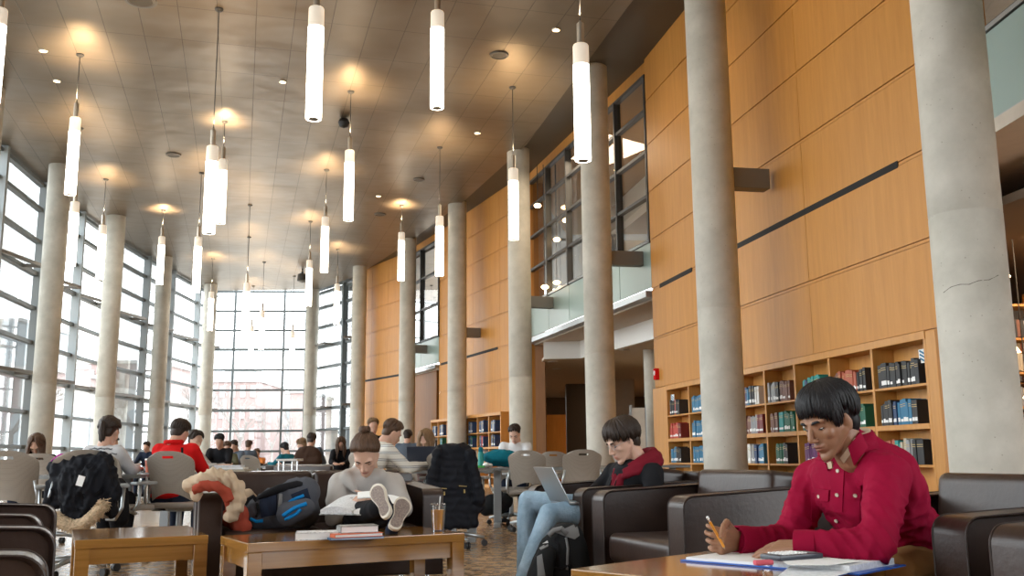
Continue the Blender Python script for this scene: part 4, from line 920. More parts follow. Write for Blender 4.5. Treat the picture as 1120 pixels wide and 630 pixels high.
def add_head(mb, M, k=1.0, fem=False):
    def E(c, r, rot=None):
        m2 = M @ Matrix.Translation(V(c) * k); mb.ell(m2.translation, V(r) * k, (m2.to_3x3() @ (rot or Matrix.Identity(3))), seg=24)
    def C(a, b, r0, r1): mb.cap(M @ (V(a) * k), M @ (V(b) * k), r0 * k, r1 * k, 14)
    E((0, -.018, .038), (.073, .090, .082)); E((0, .012, .0), (.066, .074, .090)); E((0, .030, -.045), (.050, .052, .058))
    for s in (-1, 1):
        C((s * .055, .0, -.035), (s * .015, .060, -.092), .016, .015)        # jaw
        E((s * .036, .053, -.020), (.023, .020, .022))                      # cheek
        C((s * .046, .066, .026), (s * .012, .078, .023), .010, .009)       # brow
        E((s * .0705, -.012, -.008), (.0065, .015, .028), Matrix.Rotation(R(-12), 3, 'X') @ Matrix.Rotation(s * R(20), 3, 'Z')); E((s * .069, -.014, -.030), (.0055, .010, .010))
        E((s * .011, .092, -.034), (.0085, .010, .0075))
    C((0, .080, .016), (0, .1015, -.026), .0065, .0100); E((0, .100, -.031), (.0095, .010, .008))
    E((0, .066, -.097), (.021 if not fem else .017, .018, .017))
    E((0, .082, -.0560), (.021, .010, .0058)); E((0, .081, -.0665), (.018, .010, .0070)); E((0, .068, -.06), (.030, .020, .022))
    C((0, -.028, -.06), (0, -.035, -.14), .055 if not fem else .047, .056 if not fem else .048)
def face_paint(me, M, k, lip=(.80, .42, .42), beard=0, lidclose=.6):
    Mi = M.inverted(); c = coords(me); A = np.array(Mi)[:3, :3]; t_ = np.array(Mi)[:3, 3]; L_ = (c @ A.T + t_) / k
    n = normals(me); out = c.copy(); T = np.ones((len(c), 3), np.float32); head = L_[:, 2] > -.2
    Fm = np.array(M)[:3, :3]
    for s in (-1, 1):
        d = ((L_ - np.array([s * .031, .074, .004])) / np.array([.021, .03, .013])); w_ = np.exp(-(d ** 2).sum(1)) * head
        out -= (w_ * .0040 * k)[:, None] * Fm[:, 1]
        T *= 1 - (w_ * .22)[:, None] * np.array([.8, 1, 1])
        d = ((L_ - np.array([s * .028, .09, .0255])) / np.array([.019, .03, .0042])); 
    d = (L_ - np.array([0, .088, -.0612])) / np.array([.023, .02, .0020]); w_ = np.exp(-(d ** 2).sum(1)) * head
    out -= (w_ * .004 * k)[:, None] * Fm[:, 1]; T *= 1 - w_[:, None] * .55
    d = (L_ - np.array([0, .090, -.061])) / np.array([.022, .02, .0105]); w_ = np.clip(np.exp(-(d ** 2).sum(1)) * 1.5, 0, 1) * head; T *= 1 - w_[:, None] * (1 - np.array(lip)) * .8
    if beard:
        w_ = np.clip((-.038 - L_[:, 2]) / .03, 0, 1) * np.clip((L_[:, 1] + .01) / .03, 0, 1) * (L_[:, 2] > -.13); T *= 1 - w_[:, None] * beard
        d = (L_ - np.array([0, .092, -.045])) / np.array([.024, .02, .006]); w_ = np.exp(-(d ** 2).sum(1)); T *= 1 - w_[:, None] * beard
    setco(me, out); tone(me, T)
def add_eyes(M, k, parent, browmt='hair black', lookdown=.55):
    for s in (-1, 1):
        o = MB(); c = M @ (V((s * .031, .0600, .002)) * k); o.ell(c, .0130 * k, M.to_3x3(), seg=16, mt='white label')
        f = (M.to_3x3() @ V((0, 1, -.55))).normalized(); o.ell(c + f * .0072 * k, .0078 * k, seg=12, mt='black plastic'); o.build('eye', None, parent, world=True, smooth=True)
        o = MB(); P = [M @ (V((s * x, y, z)) * k) for x, y, z in ((.011, .0815, .0190), (.024, .0850, .0245), (.038, .0795, .0255), (.050, .067, .021))]; o.tube(P, [.0034 * k, .0048 * k, .0044 * k, .0015 * k], 8); o.build('eyebrow', browmt, parent, world=True, smooth='all')
        # upper lid lowered over the eye, lash line along its edge
        o = MB(); P = [M @ (V((s * x, y, z)) * k) for x, y, z in ((.017, .0715, -.0005), (.024, .0745, -.001), (.032, .0750, -.0015), (.040, .0725, -.001), (.046, .067, .001))]; o.tube(P, .0015 * k, 6); o.build('eyelashes', browmt, parent, world=True, smooth='all')
def lid(mb, M, k, amt=.004):
    for s in (-1, 1): mb.ell(M @ (V((s * .031, .0635, .0085)) * k), V((.0170, .0150, .0105)) * k, M.to_3x3(), seg=14)
def add_hair(M, k, mtname, parent, style='short', seed=1, n=110):
    fk = .62 if n >= 500 else 1.0
    r = random.Random(seed); mb = MB(); c0 = V((0, -.016, .040)); rx, ry, rz = .080, .098, .090
    # scalp cap, cut away over the face by sinking it inside the head
    bn = .93 if style == 'bun' else 1; mb.ell(M @ ((c0 + V((0, -.014 - (.012 if style == 'bun' else 0), .004))) * k), V((rx * .985 * bn, ry * .93 * bn, rz * .985)) * k, M.to_3x3(), seg=28)
    if style != 'bun': mb.ell(M @ (V((0, -.055, -.005)) * k), V((.066, .050, .075)) * k, M.to_3x3(), seg=20)
    def surf(az, pol, ex=1.0):
        # az 0 = forehead, pol measured from crown
        x = math.sin(az) * math.sin(pol) * rx * ex; y = math.cos(az) * math.sin(pol) * ry * ex; z = math.cos(pol) * rz * ex; return c0 + V((x, y, z))
    for i in range(n):
        az = r.uniform(-math.pi, math.pi); f = abs(az) / math.pi            # 0 front .. 1 back
        if style in ('short', 'fringe', 'shag'):
            front = 1.40 if style == 'fringe' else 1.42 if style == 'shag' else 1.02
            side = 1.62 if style == 'short' else 1.84 if style == 'fringe' else 1.95
            back = 2.15 if style == 'short' else 2.45
            if f < .22: end = front
            elif f < .36: end = front + (side - front) * (f - .22) / .14
            elif f < .55: end = side
            else: end = side + (back - side) * (f - .55) / .45
            end += r.uniform(-.16, .10); end += (.30 if .37 < f < .43 else -.22 if .45 < f < .60 else 0) if style == 'fringe' else 0; P = []; sw = r.uniform(-.25, .25) + (.25 if style != 'short' else .1)
            st = r.uniform(.05, .9); ex = r.uniform(1.0, 1.07) + (.04 if style == 'shag' else .02 if fk < 1 else 0)
            for j in range(7):
                q = j / 6; pol = st * .6 + (end - st * .6) * q; P.append(surf(az + sw * q * .6, pol, ex * (1.0 + .045 * math.sin(q * 3.1))))
            if style in ('fringe', 'shag') and f < .30: P[-1] = P[-1] + V((0, .004, -.006)) 
            mb.tube([M @ (p * k) for p in P], [w_ * k * fk for w_ in (.006, .010, .011, .011, .010, .007, .0012)], 6)
        elif style in ('long', 'pony', 'bun'):
            P = []; ex = r.uniform(1.0, 1.05)
            if style == 'long':
                part = 1 if r.random() < .5 else -1; a2 = part * r.uniform(.62, math.pi); 
                for j in range(5): q = j / 4; P.append(surf(a2 * (.35 + .65 * q), .15 + 1.45 * q, ex))
                L_ = r.uniform(.20, .30)
                for j in range(1, 6):
                    q = j / 5; p = P[4] + V((part * .012 * math.sin(q * 5 + i), r.uniform(-.004, .004) - .005 * q, 0)); 
                    g_ = (M.to_3x3().inverted() @ V((0, 0, -1))); P.append(p + g_ * L_ * q)
                mb.tube([M @ (p * k) for p in P], [w_ * k for w_ in (.008, .010, .011, .011, .012, .012, .012, .011, .008, .002)], 6)
            else:
                tgt = V((0, -.112, .035)) if style == 'pony' else V((.0, -.075, .118))
                a2 = r.uniform(-math.pi, math.pi); e0 = .95 + .80 * min(1, max(0, (abs(a2) - .45) / 1.0)) ** 1.3 + .35 * min(1, max(0, (abs(a2) - 1.7) / 1.0))
                s_ = surf(a2, e0, ex)
                for j in range(6):
                    q = j / 5; p = s_.lerp(tgt, q); d_ = p - c0; l_ = math.sqrt((d_.x / rx) ** 2 + (d_.y / ry) ** 2 + (d_.z / rz) ** 2); 
                    if l_ < 1.02 and q < .95: p = c0 + d_ * (ex * 1.01 / max(l_, .2))
                    P.append(p)
                mb.tube([M @ (p * k) for p in P], [w_ * k for w_ in (.004, .009, .010, .010, .009, .007)], 6)
    if style == 'pony':
        g_ = V((0, 0, -1)); base = M @ (V((0, -.115, .035)) * k); back = (M.to_3x3() @ V((0, -1, 0))).normalized()
        for i in range(36):
            a = r.uniform(0, 6.3); q = r.uniform(0, .022); off = V((math.cos(a), math.sin(a) * .6, 0)) * q
            L_ = r.uniform(.20, .27); P = [base + off * .3, base + back * .03 + off * .8 + g_ * .01, base + back * .035 + off * 1.3 + g_ * L_ * .4, base + back * .02 + off * 1.4 + g_ * L_ * .75, base + back * .015 + off * .7 + g_ * L_]
            mb.tube(P, [.007, .009, .009, .007, .002], 6)
    if style == 'bun':
        c = M @ (V((.0, -.080, .132)) * k)
        for i in range(14):
            a = r.uniform(0, 6.3); e = V((math.cos(a), math.sin(a), r.uniform(-.6, .8))).normalized(); b_ = e.cross(V((0, 0, 1))).normalized()
            mb.tube([c + (e * math.cos(t) + b_ * math.sin(t)) * .027 for t in [x * .5 for x in range(8)]], .011, 6)
    return mb.build('hair', mtname, parent, world=True, smooth='all')
def add_hand(mb, wrist, d, up, lat, curls=(.35, .4, .45, .5), spread=.12, thumb=(.7, .25), k=1.0, pinch=None):
    """d: wrist->knuckles, up: back-of-hand normal, lat: toward the thumb"""
    d = d.normalized(); lat = (lat - d * lat.dot(d)).normalized(); up = lat.cross(d) if lat.cross(d).dot(up) > 0 else d.cross(lat)
    for q in np.linspace(-1, 1, 5): mb.cap(wrist + lat * .018 * q * k, wrist + d * .085 * k + lat * .033 * q * k, .015 * k, .0125 * k, 10)
    ends = []
    for i, (o_, l) in enumerate(((.033, .070), (.011, .080), (-.011, .074), (-.032, .058))):
        b = wrist + d * .088 * k + lat * o_ * k; f = (d + lat * spread * (1.2 - i * .8)).normalized(); c = curls[i]; p = b; ax = lat
        a = 0
        for j, s in enumerate((.44, .31, .25)):
            a += c * (1.0, 1.1, .8)[j]; v_ = f * math.cos(a) - up * math.sin(a); e = p + v_ * l * s * k; mb.cap(p, e, (.0092, .0084, .0076)[j] * k, (.0086, .0078, .0066)[j] * k, 10); p = e
        ends.append(p)
    b = wrist + d * .025 * k + lat * .024 * k; v1 = (d * math.cos(thumb[0]) + lat * math.sin(thumb[0]) - up * thumb[1]).normalized(); m1 = b + v1 * .045 * k
    v2 = (v1 + d * .5 - up * thumb[1] * .6).normalized(); m2 = m1 + v2 * .034 * k; v3 = (v2 + d * .4 - up * .3 * thumb[1]).normalized(); m3 = m2 + v3 * .026 * k
    if pinch is not None: m3 = pinch; m2 = (m1 + m3) / 2 + (d * .3 + lat * .7).normalized() * .012
    mb.cap(b, m1, .0145 * k, .0115 * k, 10); mb.cap(m1, m2, .0108 * k, .0095 * k, 10); mb.cap(m2, m3, .0095 * k, .0078 * k, 10)
    return ends
def build_person(label, J, skin, shirt, hair, style, headp, pants='navy cloth', voxel=.006, cvox=.008, k=1.0, fem=False, wr=.006, seed=1, eyes=True, shoes=None, beard=0, sk=1.0, nh=110, hands=None, extra=None, group=None, sleeve=1.0, hood=False):
    """J: hip, chest, neck (points), rvec = unit vector toward the person's right, shR shL elR elL wrR wrL, knR knL anR anL"""
    hc, hh, hp, hr = headp; M = head_matrix(hc, hh, hp, hr)
    t = thing('person', label, 'person', (J['hip'].x, J['hip'].y, 0), 0, group)
    rv = J['rvec'].normalized(); fw = V((-rv.y, rv.x, 0)); hip, ch, nk = J['hip'], J['chest'], J['neck']
    b = MB(); add_head(b, M, k, fem)
    if eyes: lid(b, M, k)
    b.cap(nk - (nk - ch).normalized() * .03, M @ (V((0, -.022, -.075)) * k), .053 * k * (.88 if fem else 1), .050 * k * (.88 if fem else 1), 16)
    up = (nk - hip).normalized(); fwd = (fw - up * fw.dot(up)).normalized(); w_ = (.9 if fem else 1.0) * sk
    def torso(mb, g):
        secs = [(hip, rv * (.165 * w_ + g), fwd * (.115 * sk + g)), (hip.lerp(ch, .5), rv * (.150 * w_ + g), fwd * (.105 * sk + g)), (ch, rv * (.175 * w_ + g), fwd * (.120 * sk + g)), (ch.lerp(nk, .5), rv * (.165 * w_ + g), fwd * (.105 * sk + g)), (ch.lerp(nk, .86), rv * (.10 * w_ + g), fwd * (.075 * sk + g)), (nk + up * .012, rv * (.058 + g * .6), fwd * (.058 + g * .6))]
        loft(mb, secs, 24)
    torso(b, -.012)
    for s in 'RL':
        sh, el, wr_ = J['sh' + s], J['el' + s], J['wr' + s]
        b.cap(ch.lerp(nk, .62), sh, .05 * sk, .045 * sk); b.cap(sh, el, .042 * sk, .034 * sk); b.cap(el, wr_, .034 * sk, .0245 * sk)
    if 'knR' in J:
        for s in 'RL':
            h_ = hip + rv * (.085 if s == 'R' else -.085); b.cap(h_, J['kn' + s], .07, .045); b.cap(J['kn' + s], J['an' + s], .045, .03)
    if hands:
        for hd in hands: add_hand(b, **hd)
    elif hands is None:
        for s in 'RL':
            d_ = (J['wr' + s] - J['el' + s]).normalized(); add_hand(b, J['wr' + s] + d_ * .015, d_, V((0, 0, 1)), (-rv if s == 'R' else rv) + V((0, 0, .2)))
    body = b.build('body', skin, t, world=True); evalmesh(body, voxel, 3 if voxel < .005 else 2, .45)
    face_paint(body.data, M, k, beard=beard)
    if eyes: add_eyes(M, k, body, hair)
    add_hair(M, k, hair, t, style, seed, nh)
    s_ = MB(); torso(s_, .012)
    for s in 'RL':
        sh, el, wr_ = J['sh' + s], J['el' + s], J['wr' + s]; we = el.lerp(wr_, .93 * sleeve)
        s_.cap(ch.lerp(nk, .55), sh, .072 * sk, .068 * sk); s_.cap(sh, el, .067 * sk, .054 * sk, 16)
        if sleeve > .3: s_.cap(el, we, .054 * sk, .040 * sk, 16)
    if extra: extra(s_, M)
    shirt_o = s_.build('shirt', shirt, t, world=True); evalmesh(shirt_o, cvox, 4)
    if wr: wrinkle(shirt_o.data, wr, seed=seed * 3.1)
    if 'knR' in J:
        p_ = MB(); loft(p_, [(hip + V((0, 0, -.09)), rv * .17 * sk, fw * .13 * sk), (hip + V((0, 0, .07)), rv * .165 * sk, fw * .125 * sk)], 20)
        for s in 'RL':
            h_ = hip + rv * (.085 if s == 'R' else -.085); kn, an = J['kn' + s], J['an' + s]; p_.cap(h_, kn, .092 * sk, .066 * sk, 16); p_.cap(kn, kn.lerp(an, .45), .066 * sk, .060 * sk, 16); p_.cap(kn.lerp(an, .45), kn.lerp(an, .96), .060 * sk, .048 * sk, 16)
        po = p_.build('trousers', pants, t, world=True); evalmesh(po, cvox, 4)
        if wr: wrinkle(po.data, wr * .8, seed=seed * 5.1)
        if shoes:
            for s in 'RL':
                an = J['an' + s]; kn = J['kn' + s]; d_ = V((an.x - kn.x, an.y - kn.y, 0)); d_ = (fw if d_.length < .05 else d_.normalized()) * .6 + fw * .6; d_.normalize()
                q = MB(); q.cap(an + V((0, 0, -.02)), an + V((0, 0, .03)), .045, .045); z0 = an.z - .065; base = V((an.x, an.y, z0 + .03))
                q.cap(base - d_ * .05, base + d_ * .15, .040, .036); q.box(base + d_ * .05 + V((0, 0, -.018)), (.08, .26, .025), Matrix.Rotation(math.atan2(-d_.x, d_.y), 3, 'Z'), .01)
                so_ = q.build('shoe', shoes, t, world=True); evalmesh(so_, .006, 3)
    return t, body, shirt_o, M
def seated(x, y, heading, lean=.12, reach=.32, spread=.17, zs=.47, fem=False, headpitch=35, headyaw=0, tall=1.0, wz=.76, legs=True, hd=(0, 0, 0)):
    a = R(heading); fw = V((math.sin(a), math.cos(a), 0)); rv = V((fw.y, -fw.x, 0)); s = tall * (.94 if fem else 1)
    hip = V((x, y, zs + .07)); ch = hip + V((0, 0, .30 * s)) + fw * lean * .6; nk = hip + V((0, 0, .49 * s)) + fw * lean * 1.15; J = dict(hip=hip, chest=ch, neck=nk, rvec=rv)
    for sg, S in ((1, 'R'), (-1, 'L')):
        sh = ch.lerp(nk, .72) + rv * .165 * sg * s * (.9 if fem else 1) + fw * .01; J['sh' + S] = sh; wr_ = hip + fw * (reach + .12 + lean) + rv * sg * spread * .55; wr_.z = wz + .035
        mid = (sh + wr_) / 2; dv = wr_ - sh; L_ = .28 * s + .25 * s; drop = math.sqrt(max(.01, (L_ / 2) ** 2 - (dv.length / 2) ** 2)) if dv.length < L_ else .02
        J['wr' + S] = wr_ if dv.length < L_ else sh + dv * (L_ / dv.length); el = (sh + J['wr' + S]) / 2 + (V((0, 0, -1)) + rv * sg * .6 - fw * .3).normalized() * drop; J['el' + S] = el
        if legs: J['kn' + S] = hip + fw * .42 + rv * sg * .11 + V((0, 0, -.02)); J['an' + S] = J['kn' + S] + fw * (-.02) + V((0, 0, -.43)); J['an' + S].z = .085
    hc = nk + V((0, 0, .125)) + fw * (.035 + .055 * math.sin(R(headpitch))) - V((0, 0, .02 * math.sin(R(headpitch)))) + V(hd)
    return J, (hc, heading + headyaw, headpitch, 0)
# ---- the reader in crimson (foreground)
J = dict(hip=pt(978, 628, 3.36), chest=pt(950, 534, 3.24), neck=pt(930, 488, 3.20), rvec=V((-.62, .785, 0)))
J['hip'] = V((1.30, 3.37, .50))
J.update(shR=pt(892, 523, 3.42), shL=pt(972, 520, 3.06), elR=pt(862, 592, 3.34), elL=pt(958, 598, 2.90), wrR=pt(812, 591, 3.24), wrL=pt(880, 597, 2.98))
J.update(knR=pt(925, 645, 3.6), knL=pt(962, 634, 3.0), anR=V((1.12, 3.72, .085)), anL=V((1.14, 3.10, .085)))
J['knR'] = V((1.18, 3.62, .50)); J['knL'] = V((1.17, 3.06, .50))
zr = V((0, 0, 1)); hR = pt(806, 591.5, 3.23); hL = pt(876, 598, 2.98)
dR = (pt(778, 592, 3.12) - hR).normalized(); dL = (pt(838, 600, 3.06) - hL).normalized()
pz0, pz1 = pt(773.5, 565.5, 3.02), pt(793, 600.5, 3.10); grip = pz0.lerp(pz1, .60)
hands = [dict(wrist=hR, d=dR, up=V((.1, -.75, .6)), lat=V((.0, -.35, 1)), curls=(.75, .85, .95, 1.0), thumb=(.9, .5), pinch=grip + V((.006, -.012, .0)), spread=.05),
         dict(wrist=hL, d=dL, up=zr, lat=V((-.2, .9, 0.1)), curls=(.16, .14, .14, .18), spread=.12, thumb=(.75, .25))]
def man_extra(s, M):
    s.cap(J['chest'].lerp(J['neck'], .7), J['neck'] + V((0, 0, .0)), .09, .066); s.cap(J['hip'], J['hip'] + V((.0, .0, .06)), .17, .17)
hc = pt(907, 461, 3.12)
crim, body, shirt, HM = build_person('young man in a crimson button shirt writing with a pencil in an open binder', J, 'skin brown', 'crimson cloth', 'hair black', 'fringe', (hc, 246, 22, 3), pants='khaki cloth', voxel=.0036, cvox=.006, k=.96, seed=4, wr=.0085, hands=hands, extra=man_extra, beard=.14, nh=760, shoes='brown jacket cloth', sk=1.03)
wrinkle(shirt.data, .008, 14, (1, 1, .6), seed=31)
def folds(me, c0, axis, rad, freq, amp, seed=0):
    # soft parallel cloth folds gathered about a joint
    c = coords(me); n = normals(me); ax = np.array(axis.normalized()); d = c - np.array(c0); r_ = np.sqrt((d ** 2).sum(1)); w_ = np.clip(1 - r_ / rad, 0, 1) ** .7; idx = np.where(w_ > 0)[0]; off = np.zeros(len(c))
    for i in idx:
        q = V(c[i]) * 7 + V((seed, 0, 0)); ph = float(d[i] @ ax) * freq + noise.noise(q) * 2.6; s_ = 1 - abs(math.sin(ph)); off[i] = (s_ ** 1.6 - .35) * w_[i] * amp * (.55 + .9 * abs(noise.noise(q * .8 + V((9, 9, 9)))))
    setco(me, c + n * off[:, None])
for cpt, ax_, rad, fr_, am in ((J['elL'], V((.8, -.2, .6)), .17, 95, .013), (J['elL'].lerp(J['wrL'], .45), V((1, 0, .35)), .11, 110, .009), (J['shL'] + V((-.05, -.03, -.12)), V((.5, 0, .9)), .15, 80, .011), (J['elR'], V((.6, 0, .8)), .15, 95, .012),
                               (J['elR'].lerp(J['shR'], .5), V((.3, 0, 1)), .14, 80, .010), (J['hip'].lerp(J['chest'], .35) + V((.05, -.05, 0)), V((.25, 0, 1)), .24, 75, .012), (J['shL'] + V((.08, .05, -.22)), V((-.3, 0, 1)), .18, 70, .012), (J['elR'].lerp(J['wrR'], .5), V((1, 0, .3)), .10, 110, .008)):
    folds(shirt.data, cpt, ax_, rad, fr_, am, seed=am * 1000)
def bvh(o): 
    me = o.data; M_ = o.matrix_parent_inverse; return BVHTree.FromPolygons([v.co[:] for v in me.vertices], [p.vertices[:] for p in me.polygons])
def patch(tree, quad, nu, nv, off, th, name, mt, parent, edge=None, maxd=6):
    """a piece of cloth laid on the garment: the quad's corners are sighted points on its surface"""
    (x0, y0), (x1, y1), (x2, y2), (x3, y3) = quad; g_ = {}; bm = bmesh.new(); hits = []
    for j in range(nv + 1):
        for i in range(nu + 1):
            u_, v_ = i / nu, j / nv; x = (x0 * (1 - u_) + x1 * u_) * (1 - v_) + (x3 * (1 - u_) + x2 * u_) * v_; y = (y0 * (1 - u_) + y1 * u_) * (1 - v_) + (y3 * (1 - u_) + y2 * u_) * v_
            h = tree.ray_cast(EYE, ray(x, y).normalized(), maxd)
            if h[0] is None: continue
            hits.append((i, j, h[0].copy(), h[1].copy(), h[3]))
    md = sorted(q[4] for q in hits)[len(hits) // 2] if hits else 0
    for i, j, p_, n_, dd in hits:
        if abs(dd - md) < .06: g_[i, j] = (bm.verts.new(p_ + n_ * (off + th)), bm.verts.new(p_ - n_ * .002))
    for j in range(nv):
        for i in range(nu):
            q = [(i, j), (i + 1, j), (i + 1, j + 1), (i, j + 1)]
            if all(a in g_ for a in q): bm.faces.new([g_[a][0] for a in q]); bm.faces.new([g_[a][1] for a in q][::-1])
    idx = {}
    for a, (f, b_) in g_.items(): idx[f] = b_
    for e in [e for e in bm.edges if len(e.link_faces) == 1 and e.verts[0] in idx and e.verts[1] in idx]:
        a, b_ = e.verts
        try: bm.faces.new((a, b_, idx[b_], idx[a]))
        except ValueError: pass
    o = MB(); o.bm.free(); o.bm = bm; return o.build(name, mt, parent, world=True, smooth=True)
def spot(tree, x, y, off=0):
    h = tree.ray_cast(EYE, ray(x, y).normalized(), 12); return (h[0] + h[1] * off, h[1]) if h[0] is not None else (None, None)
ST = bvh(shirt)
def on_shirt(name, quad, nu, nv, off, th, mt='crimson cloth'): return patch(ST, quad, nu, nv, off, th, name, mt, shirt)
on_shirt('placket', [(911, 508), (924, 508), (920, 600), (906, 600)], 3, 16, .001, .0025)
on_shirt('pocket', [(887, 538), (907, 539), (903, 578), (887, 575)], 8, 10, .0005, .0018); on_shirt('pocket_flap', [(886, 534), (908, 536), (907, 548), (886, 546)], 8, 4, .003, .003)
on_shirt('pocket', [(927, 536), (946, 534), (945, 576), (925, 578)], 8, 10, .0005, .0018); on_shirt('pocket_flap', [(925, 532), (948, 530), (947, 544), (926, 546)], 8, 4, .003, .003)
mat('button pearl', (.55, .48, .38), .3)
for x, y in ((917.5, 515), (916.5, 541), (915.5, 569), (897, 543), (936, 541)):
    p, n_ = spot(ST, x, y, .004)
    if p: o = MB(); o.cyl(p, p + n_ * .0035, .0062, seg=14); o.build('button', 'button pearl', shirt, world=True)
# collar: two leaves folded down around the neck, cream lining showing
nk = J['neck']; upn = (hc - nk).normalized()
def collar_pt(a, r, h, nkc=nk): # a=0 toward chest front
    f_ = V((-.785, -.62, 0)); r_ = V((-.62, .785, 0)); return nkc + (f_ * math.cos(a) * 1.05 + r_ * math.sin(a)) * r + V((0, 0, h))
def band(a0, a1, prof, mt, name, nkc=nk, par=shirt, tip=0):
    o = MB(); n_ = 22; R2 = []
    for i in range(n_ + 1):
        q = i / n_; a = a0 + (a1 - a0) * q; w_ = abs(q * 2 - 1) ** 3; ring_ = []
        for (r, h) in prof: ring_.append(collar_pt(a, r + .004 * w_, h - .012 * math.cos(a) * 1.2 + (-.018 * w_ * tip if h < prof[0][1] - .01 else 0), nkc))
        R2.append(ring_)
    o.rings(R2); return o.build(name, mt, par, world=True, smooth='all')
band(.42, 5.86, [(.066, .040), (.071, .042), (.100, -.006), (.094, -.008)], 'crimson cloth', 'collar', tip=1.0)
band(.36, 5.92, [(.060, .044), (.0645, .046), (.070, -.02), (.063, -.02)], 'cream fleece', 'collar_lining')
vb, fb = [], []
for o_ in (shirt, body):
    k0 = len(vb); vb += [v.co[:] for v in o_.data.vertices]; fb += [tuple(k0 + i for i in p.vertices) for p in o_.data.polygons]
ST2 = BVHTree.FromPolygons(vb, fb)
patch(ST2, [(902, 504), (910, 500), (912, 512), (904, 514)], 5, 5, .004, .003, 'collar_lining_front', 'cream fleece', shirt)
patch(ST2, [(920, 500), (934, 479), (938, 482), (924, 506)], 5, 8, .004, .003, 'collar_lining_side', 'cream fleece', shirt)
patch(ST2, [(893, 494), (905, 499), (908, 515), (893, 511)], 6, 6, .008, .004, 'collar_leaf', 'crimson cloth', shirt)
patch(ST2, [(927, 489), (940, 471), (948, 488), (934, 508)], 9, 9, .006, .004, 'collar_leaf', 'crimson cloth', shirt)
# buttoned cuffs
for S in 'RL':
    w0, e0 = J['wr' + S], J['el' + S]; d_ = (w0 - e0).normalized(); c_ = w0 - d_ * .035; o = MB(); a_ = d_.orthogonal().normalized(); b_ = d_.cross(a_)
    R2 = []
    for r_, q in ((.040, 0), (.046, .002), (.0475, .03), (.0465, .062), (.041, .064), (.0405, .03)): R2.append([c_ + d_ * q + (a_ * math.cos(2 * math.pi * i / 24) + b_ * math.sin(2 * math.pi * i / 24)) * r_ for i in range(24)])
    o.rings(R2); o.build('cuff', 'crimson cloth', shirt, world=True, smooth=True)
# pencil
t = thing('pencil', 'yellow pencil held in the fingers of the young man in crimson', 'pencil', pz0)
d_ = (pz1 - pz0); o = MB(); o.cyl(pz0 + d_ * .12, pz0 + d_ * .92, .0042, seg=6); o.build('shaft', 'pencil yellow', t, world=True)
o = MB(); o.cyl(pz0 + d_ * .06, pz0 + d_ * .12, .0044, seg=12); o.build('ferrule', 'chrome', t, world=True)
o = MB(); o.cyl(pz0, pz0 + d_ * .06, .0040, seg=12); o.build('eraser_end', 'white label', t, world=True)
o = MB(); o.cyl(pz0 + d_ * .92, pz1, .0042, .0006, 8); o.build('tip', 'cream fleece', t, world=True)
# ---- the boy with the laptop (maroon hood)
def P3(x, y, Y): return pt(x, y, Y)
J = dict(hip=V((.62, 6.22, .50)), chest=P3(690, 528, 6.1), neck=P3(694, 505, 6.05), rvec=V((-.36, .93, 0)))
J['hip'] = P3(672, 560, 6.12); J['hip'].z = .53
J.update(shR=P3(672, 517, 6.25), shL=P3(714, 518, 5.92), elR=P3(655, 535, 6.25), elL=P3(716, 553, 5.80), wrR=P3(640, 548, 6.12), wrL=P3(662, 552, 5.85),
 knR=P3(577, 548, 6.25), knL=P3(602, 562, 5.80), anR=P3(573, 628, 6.2), anL=P3(566, 636, 5.72))
J['anR'].z = .10; J['anL'].z = .10
def hood_extra(s, M):
    nk = J['neck']; 
    s.cap(nk + V((.02, .06, -.01)), nk + V((.11, .02, -.03)), .06, .05); s.cap(nk + V((.10, .03, -.03)), nk + V((.04, -.08, -.04)), .055, .05)
hb, hbody, hshirt, HM2 = build_person('dark-haired boy in a maroon hood and black jacket with a laptop on his knees', J, 'skin fair', 'black cloth', 'hair dark brown', 'shag', (P3(681, 483, 6.0), 250, 26, 2), pants='jeans', voxel=.006, cvox=.010, k=1.06, seed=9, wr=.009, nh=170, shoes='black cloth', sk=.98)
hd = MB(); nk = J['neck']
f_ = V((-.93, -.36, 0)); r_ = V((-.36, .93, 0))
def ringp(a, r, h): return nk + (f_ * math.cos(a) * 1.15 + r_ * math.sin(a)) * r + V((0, 0, h - .05 * math.cos(a)))
for q, (r, h, w_) in enumerate(((.085, .015, .028), (.105, -.015, .034), (.115, -.045, .032))): hd.tube([ringp(a, r + .02 * (1 - math.cos(a)) * .5, h) for a in [.55 + (5.2) * i / 18 for i in range(19)]], [w_ * (.55 + .45 * math.sin(math.pi * i / 18)) for i in range(19)], 10)
hd.cap(ringp(.3, .10, -.05), ringp(.1, .13, -.20), .03, .045); hd.cap(ringp(-.3, .10, -.05), ringp(-.1, .13, -.20), .03, .045)
o = hd.build('hood', 'maroon cloth', hb, world=True); evalmesh(o, .008, 3); wrinkle(o.data, .004, seed=3)
o = MB(); 
for s in (-1, 1): o.tube([ringp(.25 * s, .13, -.06), ringp(.22 * s, .15, -.12), ringp(.18 * s, .165, -.22)], .0035, 6)
o.build('hood_cord', 'black cloth', hb, world=True)
o = MB(); k = 1.0
for s in (-1, 1):
    o.tube([HM2 @ V((s * (.033 + .019 * math.cos(a)), .091 - .004 * abs(math.cos(a)), .001 + .015 * math.sin(a))) for a in [x * math.pi / 8 for x in range(17)]], .0013, 5)
    o.tube([HM2 @ V(p) for p in ((s * .052, .087, .004), (s * .072, .05, .006), (s * .077, -.005, .006))], .0013, 5)
o.tube([HM2 @ V(p) for p in ((-.014, .092, .003), (0, .101, .004), (.014, .092, .003))], .0013, 5)
o.build('glasses', 'steel', hb, world=True)
lt = laptop('silver laptop open on the knees of the boy in the maroon hood', P3(633, 554, 6.02), 66, 118, 'steel')
lt.location = V((P3(632, 556, 6.0).x, 6.0, .585)); lt.rotation_euler = (0, 0, -R(252))
